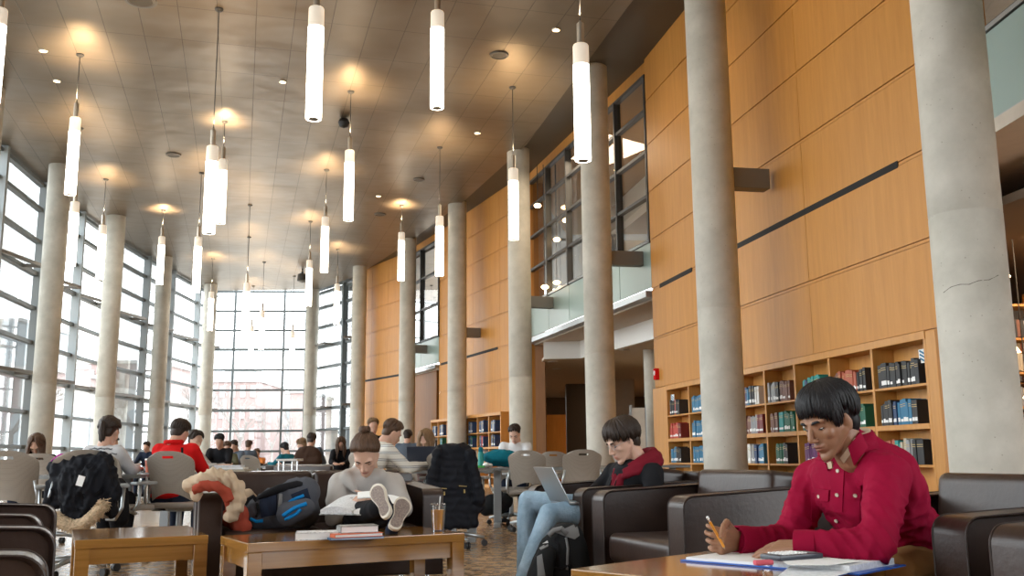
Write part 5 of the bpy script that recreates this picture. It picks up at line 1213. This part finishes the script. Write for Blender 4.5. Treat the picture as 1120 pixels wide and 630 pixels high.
# ---- the girl in grey with her feet on the table
J = dict(hip=P3(392, 572, 6.35), chest=P3(396, 540, 6.22), neck=P3(398, 518, 6.12), rvec=V((-.85, -.40, 0)))
J['hip'].z = .52
J.update(shR=P3(372, 529, 6.12), shL=P3(430, 529, 6.2), elR=P3(366, 566, 5.98), elL=P3(441, 556, 6.05), wrR=P3(386, 550, 5.78), wrL=P3(408, 548, 5.82),
 knR=P3(388, 562, 5.85), knL=P3(410, 566, 5.80), anR=P3(414, 556, 5.48), anL=P3(432, 560, 5.48))
def knit_extra(s, M):
    n_ = J['neck']; s.cap(n_ + V((-.09, .0, -.02)), n_ + V((.09, .02, -.02)), .055, .055); s.cap(n_ + V((-.10, -.05, -.02)), n_ + V((-.04, -.10, -.10)), .04, .02)
    s.cap(J['chest'] + V((-.08, 0, -.0)), J['hip'] + V((-.08, -.02, .08)), .13, .13); s.cap(J['chest'] + V((.08, 0, -.0)), J['hip'] + V((.08, -.02, .08)), .13, .13)
hw = [dict(wrist=P3(387, 552, 5.76), d=V((.8, -.25, -.02)), up=V((0, -.6, .8)), lat=V((.1, -.2, .9)), curls=(.9, .95, .95, 1.0)), dict(wrist=P3(410, 551, 5.80), d=V((-.8, -.2, -.02)), up=V((0, -.6, .8)), lat=V((-.1, -.2, .9)), curls=(.9, .95, .95, 1.0))]
wg, wbody, wsh, WM_ = build_person('girl in a grey knit sweater with a top bun, reading, sneakers on the table', J, 'skin fair', 'grey knit', 'hair brown', 'bun', (P3(400, 498, 6.05), 184, 46, 0), pants='black cloth', voxel=.006, cvox=.010, k=1.03, seed=5, wr=.006, fem=True, extra=knit_extra, hands=hw, sk=1.08, nh=200)
# sneakers, soles turned to the camera
def sneaker(heel, toe, up_, nrm, label_part):
    """heel/toe on the sole plane; nrm: the sole's outward normal (toward the viewer)"""
    L_ = (toe - heel); l = L_.length; d = L_.normalized(); nrm = (nrm - d * nrm.dot(d)).normalized(); s_ = d.cross(nrm)
    ks_ = [(0, .004), (.03, .024), (.10, .033), (.22, .034), (.38, .030), (.52, .036), (.70, .047), (.84, .045), (.93, .034), (.98, .018), (1.0, .004)]
    prof = []
    for i in range(33):
        q = (1 - math.cos(math.pi * i / 32)) / 2
        for (a0_, b0q), (a1_, b1q) in zip(ks_, ks_[1:]):
            if a0_ <= q <= a1_ + 1e-9: prof.append((q, b0q + (b1q - b0q) * (q - a0_) / (a1_ - a0_), 1)); break
    def outline(sc_, off, ofn):
        pts = []
        for sg in (1, -1):
            seq = prof if sg == 1 else prof[::-1]
            for q, w_, _ in seq:
                w2 = w_; pts.append(heel + d * (l * (.5 + (q - .5) * sc_)) + s_ * (sg * w2 * sc_ + (.006 * math.sin(q * 3.14)) * ofn) + nrm * off)
        return pts
    o = MB(); o.rings([outline(1.0, -.022, 1), outline(1.03, -.01, 1), outline(1.0, 0, 1)]); rim = o.build('sole_rim', 'sole rim', wg, world=True, smooth=True)
    o = MB(); o.rings([outline(.86, -.002, 1), outline(.86, .003, 1)]); o.build('outsole', 'rubber sole', rim, world=True)
    o = MB(); o.cap(heel + d * .05 - nrm * .05, heel + d * l * .85 - nrm * .04, .036, .032); o.cap(heel + d * .035 - nrm * .05, heel + d * .04 - nrm * .10, .036, .036); up2 = o.build('shoe', 'navy cloth', wg, world=True); evalmesh(up2, .006, 3)
    o = MB()
    for q in (.5, .6, .7): c = heel + d * l * q - nrm * (.075); o.cap(c - s_ * .02, c + s_ * .02, .004, .004, 8)
    o.build('laces', 'white label', up2, world=True)
sneaker(P3(423, 565, 5.20), P3(408, 531, 5.36), None, V((-.1, -1, -.2)), 'R'); sneaker(P3(430, 578.5, 5.18), P3(443, 544, 5.30), None, V((.05, -1, -.2)), 'L')
# open textbook and phone
t = thing('open_book', 'large open textbook in the lap of the girl in grey', 'book', (P3(397, 555, 5.75).x, 5.72, P3(397, 556, 5.72).z), 17)
for s in (-1, 1):
    o = MB(); R_ = []
    for i in range(9):
        q = i / 8; x = s * (.004 + .20 * q); z = .035 * math.sin(q * math.pi * .8 + .25) + .012; R_.append([V((x, -.12, .004 * 1)), V((x, .12, .004)), V((x, .12, z)), V((x, -.12, z))])
    o.rings(R_); o.build('page_block', 'paper printed' if s < 0 else 'paper', t, smooth=True)
o = MB(); o.box((0, 0, .001), (.42, .26, .006), bev=.002, seg=1); o.build('cover', 'cover dark photo', t); t.rotation_euler = (R(14), 0, -R(17))
o = MB(); ph = P3(402, 541, 5.70); o.box((0, 0, 0), (.115, .06, .008), bev=.003); q = o.build('phone', 'white label'); q.location = ph; q.rotation_euler = (R(35), R(-4), R(5)); tag(q, 'pale phone held over the open textbook by the girl in grey', 'phone')
# ---- people at the study tables
def shirt_back_writing():
    pass
J, hp = seated(0, 8.75, 8, lean=.14, fem=True, headpitch=24, headyaw=-4, hd=(0, 0, -.01), tall=.97)
dx = cx(114, 468, 8.85) - hp[0].x; J['hip'] = J['hip'] + V((dx, 0, 0))
for kk in J:
    if kk not in ('hip', 'rvec'): J[kk] = J[kk] + V((dx, 0, 0))
hp = (hp[0] + V((dx, 0, .03)), *hp[1:])
sg_, _, ssh, _ = build_person('girl with a dark ponytail in a white sweatshirt seen from behind', J, 'skin fair', 'light grey cloth', 'hair dark brown', 'pony', hp, pants='black cloth', voxel=.010, cvox=.012, k=1.12, seed=12, fem=True, eyes=False, wr=.006, sk=1.08, shoes='black cloth')
tr = bvh(ssh)
# looping navy lettering across her shoulders
for base, txt in ((491, 'u'), (496.5, 'v')):
    o = MB(); P = []
    for i in range(60):
        x = 103 + i * .42 if txt == 'v' else 98 + i * .42; y = base + .7 * math.sin(i * 1.35) + (.5 * math.sin(i * .37)); 
        h, n_ = spot(tr, x, y, .003)
        if h: P.append(h)
    if len(P) > 4: o.tube(P, .0024, 4); o.build('back_lettering', 'navy cloth', ssh, world=True)
def person_at(px, hy, Y, heading, label, shirt, hair, style, skin='skin fair', pitch=30, yaw=0, fem=False, lean=.14, vox=.014, n=70, eyes=False, wr=.006, sk=1.0, seed=1, pants='navy cloth', legs=True, zoff=None, tall=1.0, **kw):
    """px, hy: where the head is seen; the seat height follows from standard chairs"""
    x = cx(px, hy, Y); a = R(heading); fw = V((math.sin(a), math.cos(a), 0)); J, hp = seated(0, 0, heading, lean=lean, fem=fem, headpitch=pitch, headyaw=yaw, legs=legs, tall=tall, **kw)
    want = pt(px, hy, Y); off = V((want.x - hp[0].x, want.y - hp[0].y, 0)); dz = want.z - hp[0].z
    for kk in J:
        if kk != 'rvec': J[kk] = J[kk] + off
    # let the spine take up the small difference in sitting height
    for kk in ('chest', 'neck', 'shR', 'shL'): J[kk] = J[kk] + V((0, 0, dz * (.6 if kk == 'chest' else 1)))
    for S in 'RL': J['el' + S] = J['el' + S] + V((0, 0, dz * .5))
    return build_person(label, J, skin, shirt, hair, style, (want, *hp[1:]), pants=pants, voxel=vox, cvox=vox * 1.1, seed=seed, fem=fem, eyes=eyes, wr=wr, sk=sk, nh=n, **({'shoes': 'black cloth'} if legs else {}))
rc = person_at(197, 474, 9.55, 8, 'man in a bright red jacket with short brown hair seen from behind', 'bright red cloth', 'hair dark brown', 'short', pitch=28, yaw=12, sk=1.12, vox=.010, n=120, seed=21, wr=.008, lean=.10)
tr = bvh(rc[2]); patch(tr, [(198, 487), (200.5, 487), (200.5, 508), (198, 508)], 2, 8, .001, .003, 'back_seam', 'black cloth', rc[2], maxd=14)
o = MB(); nk2 = rc[3] @ V((0, -.03, -.125)); o.tube([nk2 + V((math.cos(a) * .075, math.sin(a) * .07 , .012)) for a in [x * math.pi / 8 for x in range(17)]], .022, 8); q = o.build('collar', 'bright red cloth', rc[0], world=True, smooth='all')
person_at(214, 482, 12.6, 100, 'man in glasses behind the red jacket facing right', 'grey knit', 'hair dark brown', 'short', pitch=20, yaw=20, seed=22)
person_at(40, 487, 10.9, 182, 'long-haired girl bending over her work at the far left', 'black cloth', 'hair brown', 'long', pitch=45, yaw=-12, fem=True, seed=23, eyes=True)
sb = person_at(429, 474, 9.7, 62, 'boy in a white and black striped sweater leaning over the study table', 'striped knit', 'hair brown', 'short', pitch=32, yaw=0, lean=.30, seed=24, vox=.010, n=130, eyes=True, sk=1.05)
lg = person_at(466, 482, 10.95, 190, 'girl with long wavy hair in a dusty pink top behind an open laptop', 'pink knit', 'hair light brown', 'long', pitch=38, yaw=8, fem=True, seed=25, vox=.010, eyes=True, n=150)
wb_ = person_at(563, 475, 13.5, 186, 'boy in a white T-shirt reading beside the bookcase', 'white cloth', 'hair dark brown', 'short', pitch=35, yaw=10, seed=26, vox=.011, eyes=True)
laptop('laptop with its dark lid open in front of the girl in dusty pink', V((cx(466, 500, 10.55), 10.55, .741)), 182, 112, 'calculator body', w=.36, d=.25)
o = MB(); o.box((cx(440, 513, 10.35), 10.35, .745), (.25, .2, .008)); tag(o.build('open_notebook', 'paper'), 'open notebook under the striped-sweater boy hand', 'notebook')
FARP = [(240, 483, 17.0, 175, 'dark-suited person seated left of the end window, behind the glasses man', 'black cloth', 'hair black', 'short', 30, 0),
 (248, 490, 20.0, 160, 'person glimpsed between the dark-suited one and the one in blue', 'olive cloth', 'hair brown', 'short', 30, 0),
 (256, 488, 22.0, 200, 'person in blue seated beyond the dark-suited one', 'slate cloth', 'hair dark brown', 'short', 30, 0),
 (272, 487.5, 24.0, 5, 'small figure in grey-blue sitting before the end window mullion', 'slate cloth', 'hair brown', 'short', 20, 0),
 (281, 496, 27.0, 180, 'tiny figure in orange before the end window', 'orange cloth', 'hair brown', 'short', 20, 0),
 (311, 491, 21.0, 300, 'person in a teal top seated right of the end window middle', 'teal cloth', 'hair black', 'short', 30, 0),
 (330, 487, 19.0, 280, 'person with fair hair in dark clothes left of the man in slate', 'black cloth', 'hair light brown', 'short', 30, 1),
 (341, 482, 17.5, 10, 'man in slate grey seen from behind, brown jacket, by the lone pillar', 'slate cloth', 'hair dark brown', 'short', 25, 0),
 (373, 485, 18.5, 175, 'dark-clothed girl writing in front of the corner window', 'black cloth', 'hair brown', 'long', 45, 1),
 (408, 467, 14.5, 160, 'blond head partly hidden behind the striped-sweater boy', 'black cloth', 'hair light brown', 'short', 10, 0),
 (446, 478, 18.5, 5, 'person in dark grey seen from behind, left of the laptop girl', 'slate cloth', 'hair dark brown', 'short', 25, 0),
 (124, 485, 19.0, 90, 'dark-haired person in black beside the window behind the girl in white', 'black cloth', 'hair black', 'short', 20, 0),
 (112, 491, 22.0, 90, 'person partly hidden behind the girl in the white sweatshirt', 'black cloth', 'hair dark brown', 'short', 20, 0),
 (160, 489, 24.0, 190, 'tiny dark figure just left of the red jacket', 'navy cloth', 'hair dark brown', 'short', 20, 0)]
for i, (px, hy, Y, hd_, lb, sh, hr, stl, pi_, fm) in enumerate(FARP): person_at(px, hy, Y, hd_, lb, sh, hr, stl, pitch=pi_, fem=bool(fm), vox=.02, n=40, seed=40 + i, wr=0)
# ============================================================ coats and bags
def lump(name, label, cat, prims, mt, vox, wr=.01, sc_=9, group=None, seed=2, smooth=4):
    t = thing(name, label, cat, prims[0][0], 0); b = MB()
    for p in prims:
        if len(p) == 2: b.ell(p[0], p[1], seg=18)
        else: b.cap(p[0], p[1], p[2], p[3], 14)
    o = b.build('body' if cat == 'bag' else 'cloth', mt, t, world=True); evalmesh(o, vox, smooth)
    if wr: wrinkle(o.data, wr, sc_, seed=seed)
    return t, o
# black quilted coat over the chair back
Yc = 9.62
def q3(x, y, Y=Yc): return pt(x, y, Y)
b = MB()
for r_i, y in enumerate(range(492, 580, 8)):
    q = (y - 492) / 88; xl = 482 - 14 * min(1, q * 2.0) + (0 if q < .75 else 8 * (q - .75) * 4); xr = 511 + 13 * min(1, q * 1.6) - (0 if q < .8 else 6)
    n_ = 9
    for i in range(n_):
        a = i / n_; c_ = i + 1; x0 = xl + (xr - xl) * a; x1 = xl + (xr - xl) * (i + 1) / n_; dep = -.05 * math.sin((a + .06) * math.pi)
        b.cap(q3(x0, y + .8 * math.sin(i * 2)) + V((0, dep, 0)), q3(x1, y + .8 * math.sin(i * 2 + 2)) + V((0, dep, 0)), .056, .056, 10)
for y0, y1, x0, x1 in ((497, 562, 479, 466), (497, 553, 515, 527)):
    for k_ in range(8): q = k_ / 8; b.ell(q3(x0 + (x1 - x0) * q, y0 + (y1 - y0) * q) + V((0, -.07, 0)), (.058, .062, .062), seg=12)
b.cap(q3(486, 491), q3(507, 490), .05, .05)
t = thing('quilted_coat', 'long black quilted coat hung over an office chair back', 'coat', (q3(496, 560).x, Yc, .3))
o = b.build('shell', 'coat nylon', t, world=True); evalmesh(o, .012, 4); wrinkle(o.data, .010, 7, stretch=(1.3, 1, .35)); folds(o.data, q3(497, 540, Yc - .1), V((1, 0, .12)), .75, 26, .022, 7)
for x, y in ((486, 538), (508, 535.5)):
    o = MB(); p = q3(x, y, Yc - .12); o.cyl(p + V((0, 0, -.03)), p + V((0, -.01, 0)), .008, seg=8); o.cap(p + V((-.05, 0, .035)), p + V((.02, 0, .03)), .004, .004, 6); o.build('zip_pull', 'gold band', t, world=True)
# black jacket with fur-trimmed hood on the chair at left
Yj = 7.50
def j3(x, y, Y=Yj): return pt(x, y, Y)
pr = [(j3(92, 520), (.22, .09, .15))] + [(j3(a, b_), j3(c, d), r1, r2) for a, b_, c, d, r1, r2 in ((72, 508, 112, 505, .06, .07), (66, 530, 60, 545, .09, .08), (112, 510, 124, 540, .08, .06), (80, 530, 84, 560, .13, .10), (100, 525, 98, 556, .14, .09), (62, 512, 70, 530, .06, .08), (118, 535, 122, 560, .05, .04), (84, 560, 92, 568, .08, .06))]
jk, jo = lump('hooded_jacket', 'black jacket with a tan fur hood trim thrown over an office chair', 'coat', pr, 'coat nylon', .009, .034, 13, seed=6)
folds(jo.data, j3(75, 535), V((.8, 0, .5)), .3, 60, .016, 4); folds(jo.data, j3(105, 530), V((.8, 0, -.4)), .3, 60, .016, 6); folds(jo.data, j3(90, 550), V((1, 0, .1)), .25, 55, .014, 8)
b = MB(); fp = [j3(x, y, Yj - .10) for x, y in ((60, 564), (68, 571), (80, 576), (92, 573), (102, 565), (110, 556), (115, 549))]; b.tube(fp, [.04, .048, .05, .05, .05, .046, .03], 10)
r = random.Random(3)
for i in range(1300):
    k_ = r.random() * (len(fp) - 1.01); a = int(k_); p = fp[a].lerp(fp[a + 1], k_ - a); d_ = V((r.uniform(-1, 1), r.uniform(-1, .4), r.uniform(-1, 1))).normalized(); b.cyl(p + d_ * .040, p + d_ * r.uniform(.05, .062) + V((0, 0, -.008)), .005, .001, 4)
b.build('fur_trim', 'fur', jk, world=True)
o = MB(); p = j3(88, 526, Yj - .17); o.box(p, (.05, .006, .075), Matrix.Rotation(R(15), 3, 'Y')); o.build('tag', 'white label', jk, world=True)
b = MB(); b.cap(pt(126, 535, 8.35), pt(132, 565, 8.4), .10, .08); b.cap(pt(128, 560, 8.4), pt(128, 580, 8.4), .08, .05); o = b.build('draped_coat', 'black cloth'); evalmesh(o, .012, 3); wrinkle(o.data, .01, 9); tag(o, 'black coat hanging beside the girl in the white sweatshirt', 'coat')
# cream fleece with rust lining over the loveseat arm
b = MB()
for x, y, Y, r1 in ((212, 531, 5.55, .05), (222, 525, 5.55, .05), (234, 522, 5.6, .055), (246, 525, 5.62, .055), (256, 534, 5.64, .05), (259, 546, 5.62, .045), (258, 556, 5.60, .04), (252, 564, 5.6, .035)):
    b.ell(pt(x, y, Y), (r1 * 1.25, r1 * 1.5, r1), seg=14)
b.cap(pt(212, 531, 5.55), pt(214, 543, 5.50), .04, .03); b.cap(pt(264, 560, 5.9), pt(270, 540, 5.95), .05, .02); b.cap(pt(270, 540, 5.95), pt(284, 552, 6.0), .03, .03)
t = thing('fleece_jacket', 'cream fleece jacket with rust lining slung over the loveseat arm', 'jacket', pt(240, 540, 5.6)); o = b.build('fleece', 'cream fleece', t, world=True); evalmesh(o, .008, 5); wrinkle(o.data, .014, 11, seed=8)
for q_, ax_ in ((pt(225, 525, 5.6), V((.5, .3, .8))), (pt(250, 530, 5.62), V((1, 0, .5))), (pt(258, 555, 5.6), V((1, .1, .1))), (pt(238, 524, 5.6), V((.9, 0, .3)))): folds(o.data, q_, ax_, .17, 80, .013, 3)
b = MB(); b.tube([pt(x, y, Y) for x, y, Y in ((211, 536, 5.46), (222, 531, 5.46), (236, 532, 5.48), (247, 538, 5.52), (252, 548, 5.52))], [.03, .03, .03, .032, .025], 10); b.cap(pt(252, 548, 5.6), pt(258, 562, 5.72), .035, .05); b.cap(pt(262, 562, 5.78), pt(262, 574, 5.75), .06, .05); b.cap(pt(250, 566, 5.8), pt(266, 576, 5.75), .05, .05)
o = b.build('lining', 'rust cloth', t, world=True); evalmesh(o, .008, 5); wrinkle(o.data, .010, 12, seed=9)
for q_, ax_ in ((pt(235, 532, 5.5), V((.9, 0, .4))), (pt(260, 570, 5.76), V((1, 0, .2)))): folds(o.data, q_, ax_, .2, 80, .012, 5)
# blue-grey backpack lying on the loveseat
Yb = 5.88
def k3(x, y, Y=Yb): return pt(x, y, Y)
b = MB(); 
for a, b_, c, d, r1, r2 in ((283, 562, 325, 545, .10, .12), (280, 565, 330, 562, .08, .09), (300, 552, 334, 538, .10, .09), (330, 552, 336, 560, .10, .08)): b.cap(k3(a, b_), k3(c, d), r1, r2, 16)
t = thing('backpack', 'blue-grey backpack with bright blue zips lying on the loveseat', 'bag', (k3(305, 560).x, Yb, .47)); o = b.build('main_compartment', 'grey pack cloth', t, world=True); evalmesh(o, .010, 4); wrinkle(o.data, .012, 10, seed=4); folds(o.data, k3(298, 555, 5.78), V((1, 0, .4)), .3, 60, .014, 2); bt = bvh(o)
patch(bt, [(284, 547), (303, 541), (303, 562), (286, 566)], 8, 8, .003, .004, 'side_panel', 'navy cloth', t, maxd=12); patch(bt, [(318, 541), (336, 534), (339, 546), (322, 549)], 8, 5, .003, .004, 'lid_panel', 'navy cloth', t, maxd=12)
b = MB(); b.cap(k3(316, 562, 5.77), k3(334, 556, 5.77), .075, .06); q = b.build('front_pocket', 'grey pack cloth', t, world=True); evalmesh(q, .008, 4); bt2 = bvh(q)
def strip(tree, pts, r, name, mt, par, off=.004, md=12):
    P = []
    for (x0, y0), (x1, y1) in zip(pts, pts[1:]):
        for i in range(6):
            h, n_ = spot(tree, x0 + (x1 - x0) * i / 6, y0 + (y1 - y0) * i / 6, off)
            if h: P.append(h)
    if len(P) > 2: o_ = MB(); o_.tube(P, r, 6); return o_.build(name, mt, par, world=True, smooth='all')
strip(bt, [(308, 555), (320, 547), (334, 541)], .010, 'zip', 'blue trim', t); strip(bt2, [(310, 564), (322, 556), (338, 550)], .012, 'zip', 'blue trim', q); strip(bt2, [(312, 568), (324, 562), (330, 556)], .010, 'zip', 'blue trim', q); strip(bt, [(274, 567), (280, 570), (289, 569)], .010, 'piping', 'blue trim', t)
b = MB(); b.tube([k3(x, y, Y) for x, y, Y in ((279, 548, 5.85), (290, 541, 5.8), (306, 534, 5.78), (325, 530, 5.8), (338, 532, 5.84))], [.018, .022, .024, .024, .018], 8); b.build('shoulder_strap', 'black cloth', t, world=True, smooth='all')
b = MB(); b.tube([k3(x, y, 5.78) for x, y in ((268, 552), (272, 546), (277, 543), (281, 548))], .012, 8); b.build('carry_handle', 'black cloth', t, world=True, smooth='all')
strip(bt, [(307, 541), (306, 555), (312, 566)], .012, 'compression_strap', 'grey trim cloth', t); strip(bt, [(281, 551), (283, 560), (280, 566)], .008, 'compression_strap', 'black cloth', t)
# black and grey backpack standing by the armchair
t = thing('backpack', 'black backpack with grey panels and a white emblem leaning on an armchair', 'bag', (pt(612, 610, 5.3).x, 5.3, .05))
b = MB(); Yk = 5.38; b.cap(V((pt(598, 620, Yk).x, Yk, .13)), V((pt(628, 620, Yk).x, Yk, .13)), .12, .12, 16)
for a, b_, c, d, r1, r2 in ((618, 592, 612, 628, .10, .12), (605, 600, 596, 632, .08, .10), (622, 590, 628, 628, .09, .10)): b.cap(pt(a, b_, Yk), pt(c, d, Yk), r1, r2, 16)
o = b.build('main_compartment', 'black pack cloth', t, world=True); evalmesh(o, .010, 4); wrinkle(o.data, .006, 12, seed=14); bt = bvh(o)
b = MB(); b.cap(pt(598, 606, 5.24), pt(590, 632, 5.24), .05, .07); q = b.build('front_pocket', 'black pack cloth', t, world=True); evalmesh(q, .008, 4); bt2 = bvh(q)
patch(bt, [(608, 583), (630, 574), (633, 586), (628, 590)], 8, 4, .003, .006, 'top_panel', 'grey trim cloth', t, maxd=12)
patch(bt2, [(589, 598), (600, 590), (601, 597), (592, 602)], 6, 4, .002, .004, 'grey_panel', 'grey trim cloth', q, maxd=12); patch(bt2, [(588, 609), (593, 606), (596, 630), (588, 630)], 4, 8, .002, .004, 'grey_panel', 'grey trim cloth', q, maxd=12)
strip(bt, [(606, 590), (611, 596), (613, 630)], .008, 'compression_strap', 'black cloth', t); strip(bt, [(619, 588), (621, 600), (620, 628)], .007, 'zip', 'grey trim cloth', t); strip(bt, [(600, 620), (612, 622), (626, 617)], .009, 'compression_strap', 'black cloth', t)
b = MB(); b.tube([pt(x, y, 5.28) for x, y in ((600, 586), (606, 580), (614, 578), (620, 584))], .014, 8); b.build('carry_handle', 'grey trim cloth', t, world=True, smooth='all')
for s in (0, 1):
    h, n_ = spot(bt2 if s else bt, 597.5, 594, .004)
    if h: o = MB(); o.rings([[h + V((-.018, 0, -.004)), h + V((.014, 0, .0)), h + V((.008, 0, .012))], [h + V((-.018, -.004, -.004)), h + V((.014, -.004, .0)), h + V((.008, -.004, .012))]]); o.build('emblem', 'white label', t, world=True); break
# teal backpack on the study table, magenta bag, dark bag under the table
Yt = 12.62
tb, to = lump('backpack', 'teal backpack lying on the study table beside the teal bottle', 'bag', [(pt(548, 500, Yt), (.24, .15, .10)), (pt(538, 504, Yt), pt(562, 505, Yt), .07, .07), (pt(545, 496.5, Yt), pt(556, 497, Yt), .05, .05)], 'teal pack cloth', .010, .010, 10, seed=11)
strip(bvh(to), [(536, 500), (546, 497), (558, 499)], .012, 'strap', 'navy cloth', tb, md=16); strip(bvh(to), [(535, 506), (546, 502), (560, 505)], .009, 'strap', 'navy cloth', tb)
lump('handbag', 'magenta bag lying on the table behind the jacket chair', 'bag', [(pt(72, 507, 9.3), (.14, .1, .10)), (pt(66, 504, 9.3), pt(82, 502, 9.3), .05, .045)], 'magenta cloth', .012, .01, 10)
lump('satchel', 'dark bag on the floor beneath the study table with the teal backpack', 'bag', [(pt(541, 552, 13.0), (.2, .15, .14)), (pt(532, 556, 13.0), pt(552, 548, 13.0), .1, .11)], 'black pack cloth', .014, .01, 8)
chair(cx(338, 500, 17.25), 17.3, 5, 'distant chair carrying the brown leather jacket')
lump('brown_jacket', 'brown leather jacket hung behind the man in slate grey', 'jacket', [(pt(337, 500, 17.0), (.24, .08, .2)), (pt(330, 506, 17.0), pt(346, 504, 17.0), .1, .1)], 'brown jacket cloth', .015, .012, 8)
# ============================================================ light
# warm downlights washing the wooden wall, fitted in the soffit above it
def wash(p, tgt, pw, size=.3, spot=75, col=(1, .78, .5)):
    l = bpy.data.lights.new('wall_washer', 'SPOT'); l.energy = pw; l.color = col; l.spot_size = R(spot); l.spot_blend = .8; l.shadow_soft_size = size
    o = bpy.data.objects.new('wall_washer', l); COL.objects.link(o); o.location = p; o.rotation_euler = (Vector(tgt) - Vector(p)).to_track_quat('-Z', 'Y').to_euler()
for s in (10.5, 12.5, 14.5, 16.8):
    wash(wallpt(s, 1.6, ZC + .1), wallpt(s, 0, 4.0), 200, .3, 100)
for a, b in ((S2a, S2b), (B2b, S3b)):
    for k in (.2, .5, .8):
        p = a.lerp(b, k); d = (b - a).normalized(); n = Vector((-d.y, d.x, 0)); n = -n if n.x > 0 else n
        wash(p + n * 1.5 + Vector((0, 0, ZC + .1)), p + Vector((0, 0, 4)), 190, .3, 100)
# rooms behind the glass, lobby, stacks
area('lobby_light', (6, 24, 3.45), 3, 130, (1, .82, .6), (6, 24, 0), size_y=8)
area('lobby_light', (4.5, 36, 3.45), 2, 90, (1, .6, .3), (4.5, 36, 0))
area('upper_light', (4.5, 23, 8.6), 2, 520, (1, .80, .58), (5.0, 23, 0), size_y=8)
area('stack_light', (7.5, 11.8, 3.5), 2, 110, (1, .7, .42), (7.5, 13, 0), size_y=1); area('stack_light', (7.2, 8.0, .4), 1, 30, (1, .8, .65), (6.5, 9, 4), size_y=1)
area('upper_near_light', (7.2, 7, 8.7), 2, 110, (.95, 1, .95), (7.2, 7, 4), size_y=4)
# rows of ceiling downlights over the seating
for x, y in ((-2, 3), (1.5, 3), (-5, 6), (-1, 8), (2.0, 8), (-6, 12), (-1.5, 13), (-8, 18), (-3, 20), (-7, 27), (-9, 34), (-4.5, 30)):
    l = bpy.data.lights.new('downlight', 'SPOT'); l.energy = 220; l.color = (1, .86, .68); l.spot_size = R(80); l.spot_blend = .7; l.shadow_soft_size = .12
    o = bpy.data.objects.new('downlight', l); COL.objects.link(o); o.location = (x, y, ZC - .05)
vs = sc.view_settings; vs.view_transform = 'Standard'; vs.look = 'None'; vs.exposure = 0.06; vs.gamma = 1; vs.use_curve_mapping = False
cy = sc.cycles; cy.use_denoising = True; cy.max_bounces = 8; cy.diffuse_bounces = 4; cy.glossy_bounces = 4; cy.transparent_max_bounces = 10; cy.sample_clamp_indirect = 6; cy.caustics_reflective = False; cy.caustics_refractive = False
cy.use_adaptive_sampling = True
bpy.data.scenes.remove(WORK)
